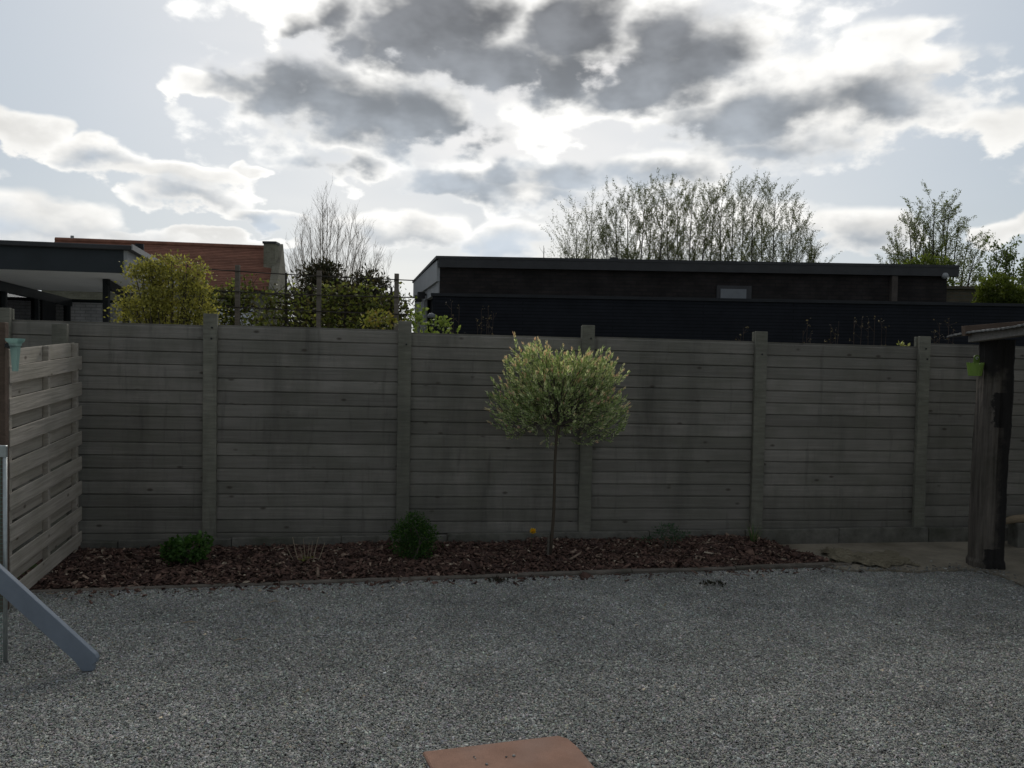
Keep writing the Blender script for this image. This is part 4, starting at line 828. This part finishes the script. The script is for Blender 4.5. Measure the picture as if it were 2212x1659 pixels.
for u, z in ((d1 + .45, BT - .55), (d1 - .2, BT - .52)):
    MB().box(u - .09, u + .09, .05, .20, z - .09, z + .05, ep).box(u - .02, u + .02, .0, .10, z - .02, z + .02, ep).build('floodlight', TAR, barn)
MB().box(BW - .25, BW, 16.25, 20.8, 0, BT - .1).build('rear_wall', BARNBRICK, barn)
MB().box(E1.x + .05, BW - .26, 20.5, 20.75, 0, BT - .1).build('far_wall', BARNBRICK, barn)
w0, w1 = at(1553, 620, 15.97), at(1618, 646, 15.97); wz0, wz1 = w1.z, w0.z
wi = MB().box(w0.x - .04, w1.x + .04, 15.955, 16.02, wz0 - .10, wz1 + .03).build('window', DGREY, barn); MB().box(w0.x + .03, w1.x - .06, 15.945, 15.957, wz0 - .06, wz1 - .035).build('pane', FROST, wi)
dp = at(1932, 600, 15.93); MB().box(dp.x - .055, dp.x + .055, 15.90, 15.995, 0, BT - .17).build('downpipe', mat('brown_pipe', (.085, .07, .06)), barn)
lp = at(2041, 596, 15.9); MB().lathe(lp, [(.0, .06), (.04, .055), (.065, .02), (.065, -.02), (.035, -.05), (0, -.06)], 12).build('wall_lamp', LGREY, barn, smooth=True)
ck = at(1325, 568, 17.5); MB().box(ck.x - .08, ck.x + .08, 17.4, 17.6, BT - .1, at(1325, 557, 17.5).z).build('roof_stub', DGREY, barn)
K0, K1 = at(935, 633, 14.0), at(2212, 660, 14.0)
bw = empty('black_wall', (K0.x, 14, 0), 'tall plain black ribbed boundary wall between timber fence and barn', 'wall')
o = bpy.data.objects.new('wall_face', MB().box(0, 12.5, 0, .25, 0, K0.z - .05).mesh('wall_face', BLACKBRICK)); link(o, bw); o.location = (0, 0, 0)
MB().box(K0.x - .03, K0.x + 12.5, 13.97, 14.28, K0.z - .05, K0.z).build('coping', BLACKP, bw)
lm = at(932, 684, 13.6); ml = empty('garden_lamp', (lm.x, lm.y, 0), 'small grey domed lamp on a dark pole beside black wall end', 'lamp')
MB().tube([(lm.x + .03, lm.y, 0), (lm.x + .03, lm.y, lm.z - .02)], .02, 8).build('pole', TAR, ml); MB().lathe(lm, [(.0, .06), (.03, .057), (.06, .036), (.07, .0), (.06, -.02), (.0, -.02)], 14).build('dome', mat('lamp_grey', (.16, .165, .175), .5, .4), ml, smooth=True)
fw = at(2040, 624, 18); o = solo('mossy_wall', MB().box(fw.x - .3, fw.x + 7, 18, 18.3, 0, fw.z), REDB, (fw.x, 18, 0), 'mossy brown brick garden wall beyond the barn end', 'wall')
r_ = MB().box(fw.x - .35, fw.x + 7.05, 17.93, 18.37, fw.z, fw.z + .06).build('coping', REDB, o)

# ------------------------------------------------------------------ espalier row
EY = 12.0
er = empty('espalier_trellis', (at(700, 700, EY).x, EY, 0), 'row of square timber stakes with horizontal wires behind the fence', 'trellis')
GREYST = wood('grey_stake', (.17, .145, .12), knots=False)
tops_ = [(530, 578), (701, 590), (864, 596)]
for x, y in tops_:
    p = at(x, y, EY); MB().box(p.x - .029, p.x + .029, EY - .36, EY - .30, 0, p.z).build('stake', GREYST, er, bevel=.003)
for ya, yb in ((583, 606), (629, 643), (662, 680)):
    a, c_ = at(425, ya - 3, EY - .375), at(897, yb, EY - .375); MB().tube([a, a.lerp(c_, .33) - Vector((0, 0, .012)), a.lerp(c_, .66) - Vector((0, 0, .012)), c_], .008, 5).build('wire', DTRUNK, er)
EPAL = [(.10, .125, .03), (.15, .175, .045), (.22, .235, .06), (.085, .075, .035)]
def espalier(x, lvl, w, n, label, pale=0):
    p = at(x, 700, EY + .06); base = Vector((p.x, EY + .06, 0)); root = empty('espalier_tree', base, label, 'tree', 'pleached trees behind the fence'); top = at(x, lvl[0], EY + .06).z
    MB().tube([base - Vector((0, 0, .05)), base + Vector((.02, 0, 1)), (base.x, base.y, top)], [.045, .038, .015], 6).build('trunk', DTRUNK, root)
    br = MB(); segs = []
    for y in lvl[1:]:
        z = at(x, y, EY).z
        for sgn in (-1, 1):
            l = w * EY / FPX * rnd.uniform(.8, 1.0); e = Vector((base.x + sgn * l, EY + .06 + rnd.uniform(-.1, .1), z + rnd.uniform(-.04, .04))); br.tube([(base.x, base.y, z), (base.x + sgn * l * .5, base.y, z + .02), e], [.014, .011, .005], 5)
            for q in range(14):
                f = rnd.random(); s0 = Vector((base.x, base.y, z)).lerp(e, f); e2 = s0 + Vector((rnd.uniform(-.15, .15), rnd.uniform(-.25, .25), rnd.uniform(-.12, .26))); br.tube([s0, e2], [.005, .002], 3); segs.append((s0, e2))
    br.build('branches', DTRUNK, root)
    sa = np.array([s[0] for s in segs]); sb = np.array([s[1] for s in segs]); k = rng.integers(0, len(segs), n); f = rng.random((n, 1)); P = sa[k] * (1 - f) + sb[k] * f + rng.normal(0, .05, (n, 3)); pal = EPAL if not pale else [(.15, .20, .035), (.22, .27, .05), (.10, .14, .03)]
    npobj('crown', leaf_mesh('crown', P, .058, .046, mixcols(n, pal), LEAF, base), root)
lv = (632, 646, 660, 674, 690, 706, 725)
espalier(500, (615,) + lv, 62, 1250, 'pleached green tree trained on wires beside golden shrub')
espalier(617, (589, 640, 655, 670, 690, 706, 725), 55, 700, 'thin pleached tree with bare dark leader above its wires')
espalier(745, (620, 636) + lv[1:], 68, 1500, 'pleached tree trained on wires before two dark yews')
espalier(845, (620, 650, 668, 682, 700, 725), 45, 650, 'sparse pleached tree by the last stake near barn')
# golden shrub
gbp = Vector((at(365, 700, 10.6).x, 10.6, 0))
bush('golden_shrub', gbp, px_lobes([(312, 572, 20, 10), (340, 567, 22, 10), (380, 564, 24, 9), (405, 572, 22, 10), (425, 585, 14, 9), (300, 592, 18, 10), (350, 588, 40, 16), (400, 600, 36, 16), (435, 612, 22, 12), (330, 615, 34, 14), (285, 628, 16, 9), (345, 640, 44, 18), (410, 632, 34, 14), (448, 640, 18, 12),
    (290, 656, 26, 14), (340, 668, 50, 16), (405, 662, 44, 16), (448, 668, 18, 14), (285, 685, 24, 13), (345, 692, 60, 14), (420, 690, 44, 14), (360, 730, 90, 30)], 10.6, 1.3), 10500, .042, [(.47, .43, .12), (.37, .345, .09), (.26, .25, .065), (.16, .16, .045)], 'bushy golden-leaved shrub overlapping the modern house', 'shrub', stems=60, inner=.35, w=[.26, .32, .26, .16], stem_r=.022, clus=(420, .075))
# yews
YP = [(.055, .055, .025), (.075, .065, .032), (.095, .072, .04), (.045, .05, .022)]
for lobs, lab, xx in (([(695, 578, 20, 12), (692, 597, 34, 22), (700, 630, 40, 32), (688, 665, 50, 40), (690, 720, 60, 55)], 'taller dark conical yew behind pleached trees', 690),
                      ([(797, 600, 18, 12), (795, 620, 30, 22), (792, 650, 40, 32), (805, 690, 55, 50), (795, 735, 55, 50)], 'lower rounded dark yew beside the taller yew', 797)):
    bush('yew', Vector((at(xx, 700, 20).x, 20, 0)), px_lobes(lobs, 20, .9), 9000, .12, YP, lab, 'shrub', 'dark yews beyond the hedge', stems=6, inner=.7, lm=NEEDLE, leaf_w=.35, stem_r=.05, clus=(330, .15))
# bare tree
BYY = 24.0; bb = Vector((at(698, 650, BYY).x, BYY, 0)); 
stem_tree('bare_tree', bb + Vector((0, 0, 0)), [at(x, y, BYY + rnd.uniform(-.8, .8)) for x, y in ((701, 432), (640, 545), (652, 505), (667, 490), (683, 478), (722, 480), (738, 475), (756, 482), (772, 500), (790, 515), (822, 548), (625, 575), (806, 580), (712, 455), (645, 600), (780, 560), (660, 540), (835, 600))], .03, 'tall bare many-stemmed tree with thin upright twigs behind yews', 'tree', nb=34, blen=1.5, nl=0, start=.38, twigs=7, bark=mat('pale_twig', (.24, .20, .16), .9, .1), spread=.42, seed=5)
# row of young poplars
outline = [(1210, 505), (1250, 460), (1290, 420), (1318, 440), (1335, 405), (1365, 400), (1400, 392), (1450, 400), (1500, 403), (1550, 398), (1600, 398), (1640, 405), (1668, 396), (1700, 435), (1730, 495), (1750, 560)]
PP = [(.14, .16, .075), (.10, .12, .06), (.19, .20, .10)]
xs = [1228, 1250, 1272, 1292, 1322, 1340, 1362, 1384, 1402, 1424, 1446, 1468, 1490, 1512, 1534, 1556, 1578, 1600, 1622, 1644, 1668, 1692, 1714, 1736]
for i, x in enumerate(xs):
    ytop = float(np.interp(x, [q[0] for q in outline], [q[1] for q in outline])) + rnd.uniform(26, 42); Y = 46 + rnd.uniform(-2.5, 2.5); tx = x + (x - 1480) * .045 + rnd.uniform(-4, 4); p = at(x, 600, Y)
    stem_tree('poplar_tree', (p.x, Y, 0), [at(tx, ytop, Y)], .085, 'taller slender sparse-leaved tree in the row beyond the barn' if x > 1310 else 'shorter thin tree at the low sparse end of the row beyond barn', 'tree', 'row of slender trees beyond the barn', nb=50, blen=3.2, nl=8500 if x > 1300 else 4200, leaf=.072, pal=PP, lean=.012, start=.25, seed=100 + i, twigs=4, spread=.66, leaf_w=.42)
tw = Vector((at(1178, 560, 30).x, 30, 0)); stem_tree('bare_sapling', tw, [at(x, y, 30) for x, y in ((1174, 530), (1181, 535), (1190, 555))], .03, 'few bare thin twigs rising above the barn roof edge', 'tree', nb=5, blen=.6, nl=0, start=.6, seed=9, twigs=1)
# right hand trees
TY = 34.0; tb_ = Vector((at(2015, 700, TY).x, TY, 0))
stem_tree('willow_clump', tb_, [at(x, y, TY + rnd.uniform(-1, 1)) for x, y in ((1955, 478), (1975, 470), (1995, 490), (2022, 440), (2035, 450), (2052, 452), (2078, 490), (2100, 510), (2108, 545), (1925, 545), (1940, 515), (2095, 580), (2012, 475), (1912, 580))], .09, 'many-stemmed leafy willow rising behind the barn right end', 'tree', nb=28, blen=1.9, nl=36000, leaf=.075, pal=[(.15, .18, .07), (.20, .24, .09), (.12, .13, .06)], lean=.01, start=.35, seed=31, twigs=4, leaf_w=.42, spread=.75)
bush('light_bush', Vector((at(2010, 700, 30).x, 30, 0)), px_lobes([(1965, 578, 26, 16), (2000, 572, 30, 20), (2035, 575, 30, 18), (2000, 620, 60, 40), (2000, 680, 60, 50)], 30), 3800, .13, [(.13, .17, .035), (.10, .13, .03), (.16, .2, .05)], 'fresh green bush just showing over the barn roof', 'bush', stems=8, lm=DLEAF, stem_r=.04)
T2 = 30.0; stem_tree('leafy_tree', Vector((at(2170, 700, T2).x, T2, 0)), [at(x, y, T2 + rnd.uniform(-.6, .6)) for x, y in ((2158, 543), (2172, 540), (2185, 548), (2196, 555), (2212, 575), (2135, 575), (2225, 590), (2120, 600), (2240, 600))], .07, 'open leafy tree standing over the mossy wall', 'tree', nb=20, blen=1.3, nl=5000, leaf=.12, pal=[(.12, .16, .05), (.17, .22, .07)], start=.4, seed=77, twigs=3)
bush('round_bush', Vector((at(2155, 700, 16.6).x, 16.6, 0)), px_lobes([(2155, 625, 40, 32), (2130, 640, 24, 24), (2185, 640, 28, 26), (2155, 680, 55, 45), (2220, 660, 40, 40)], 16.6), 7000, .062, [(.11, .145, .025), (.085, .11, .02), (.14, .17, .04)], 'dense rounded olive-green bush in front of mossy wall', 'bush', stems=8, lm=DLEAF, stem_r=.03)
# plants between the fence and the black wall
LY = 10.2; lb = Vector((at(930, 700, LY).x, LY, 0))
bush('lime_sapling', lb, px_lobes([(905, 672, 14, 18), (900, 695, 22, 16), (925, 703, 14, 10), (950, 697, 18, 14), (962, 702, 16, 12), (985, 710, 8, 5), (935, 735, 60, 25)], LY), 420, .05, [(.19, .25, .06), (.15, .20, .05), (.25, .31, .09)], 'bright lime-green leafy sapling behind a fence post', 'shrub', stems=14, inner=.1, leaf_w=.8, stem_r=.006, bark=DTRUNK)
sb_ = Vector((at(815, 700, LY).x, LY, 0)); bush('yellow_sapling', sb_, px_lobes([(820, 685, 30, 16), (800, 698, 24, 10), (845, 695, 22, 12), (815, 735, 40, 25)], LY), 420, .05, [(.24, .24, .06), (.19, .20, .05), (.26, .20, .06)], 'yellowish young shrub just above the fence top', 'shrub', stems=9, inner=.1, leaf_w=.7, stem_r=.005, bark=DTRUNK)
STALK = mat('brown_stalk', (.075, .055, .045), .9, .1, rand=.25)
def weed(name, x, tops, Y, label, nl=14, pal=((.15, .12, .08), (.10, .085, .065))):
    base = Vector((at(x, 750, Y).x, Y, 0)); root = empty(name, base, label, 'weed', 'dry stalks in front of the black wall'); mb = MB(); pts = []
    for tx, ty in tops:
        e = at(tx, ty, Y + rnd.uniform(-.1, .1)); m = base.lerp(e, .6) + Vector((rnd.uniform(-.02, .02), 0, .03)); mb.tube([base, m, e], [.006, .004, .0022], 4); pts.append(e)
        for q in range(5):
            s0 = m.lerp(e, rnd.uniform(.2, .95)); e2 = s0 + Vector((rnd.uniform(-.09, .09), rnd.uniform(-.06, .06), rnd.uniform(.03, .13))); mb.tube([s0, e2], [.003, .0014], 3); pts.append(e2)
    mb.build('stems', STALK, root); k = rng.integers(0, len(pts), nl * len(tops)); P = np.array(pts)[k] + rng.normal(0, .012, (len(k), 3)); tag(npobj('seed_heads', leaf_mesh('seed_heads', P, .022, .013, mixcols(len(k), pal), LEAF, base), root), kind='stuff')
WY = 10.6
same = 'thin dry brown weed stalk standing against the black wall'
for x, tops, lab in ((985, ((975, 652), (992, 662), (980, 680)), 'loose pale twigs against black wall near its lamp'), (1048, ((1040, 668), (1055, 660), (1066, 676), (1030, 690), (1052, 690)), 'reddish brown twiggy weed clump against left of black wall'),
                     (1605, ((1606, 708), (1600, 722)), same), (1738, ((1745, 690), (1735, 715), (1752, 720)), same), (1800, ((1795, 700), (1812, 695), (1805, 720)), same), (1852, ((1845, 690), (1862, 688)), same), (1880, ((1876, 690), (1890, 685)), same), (1905, ((1905, 695), (1915, 705)), same), (2052, ((2050, 690), (2060, 710)), same), (2030, ((2030, 700), (2018, 715)), same)):
    weed('dry_weed', x, tops, WY, lab)
b = Vector((at(1952, 760, 9.6).x, 9.6, 0)); bush('pale_seedling', b, px_lobes([(1945, 745, 7, 4), (1955, 748, 8, 4), (1950, 760, 10, 8)], 9.6), 60, .045, [(.4, .4, .16), (.3, .33, .1)], 'pale yellow-green seedling peeping over fence near the sleeper post', 'plant', stems=4, inner=.1, stem_r=.004)
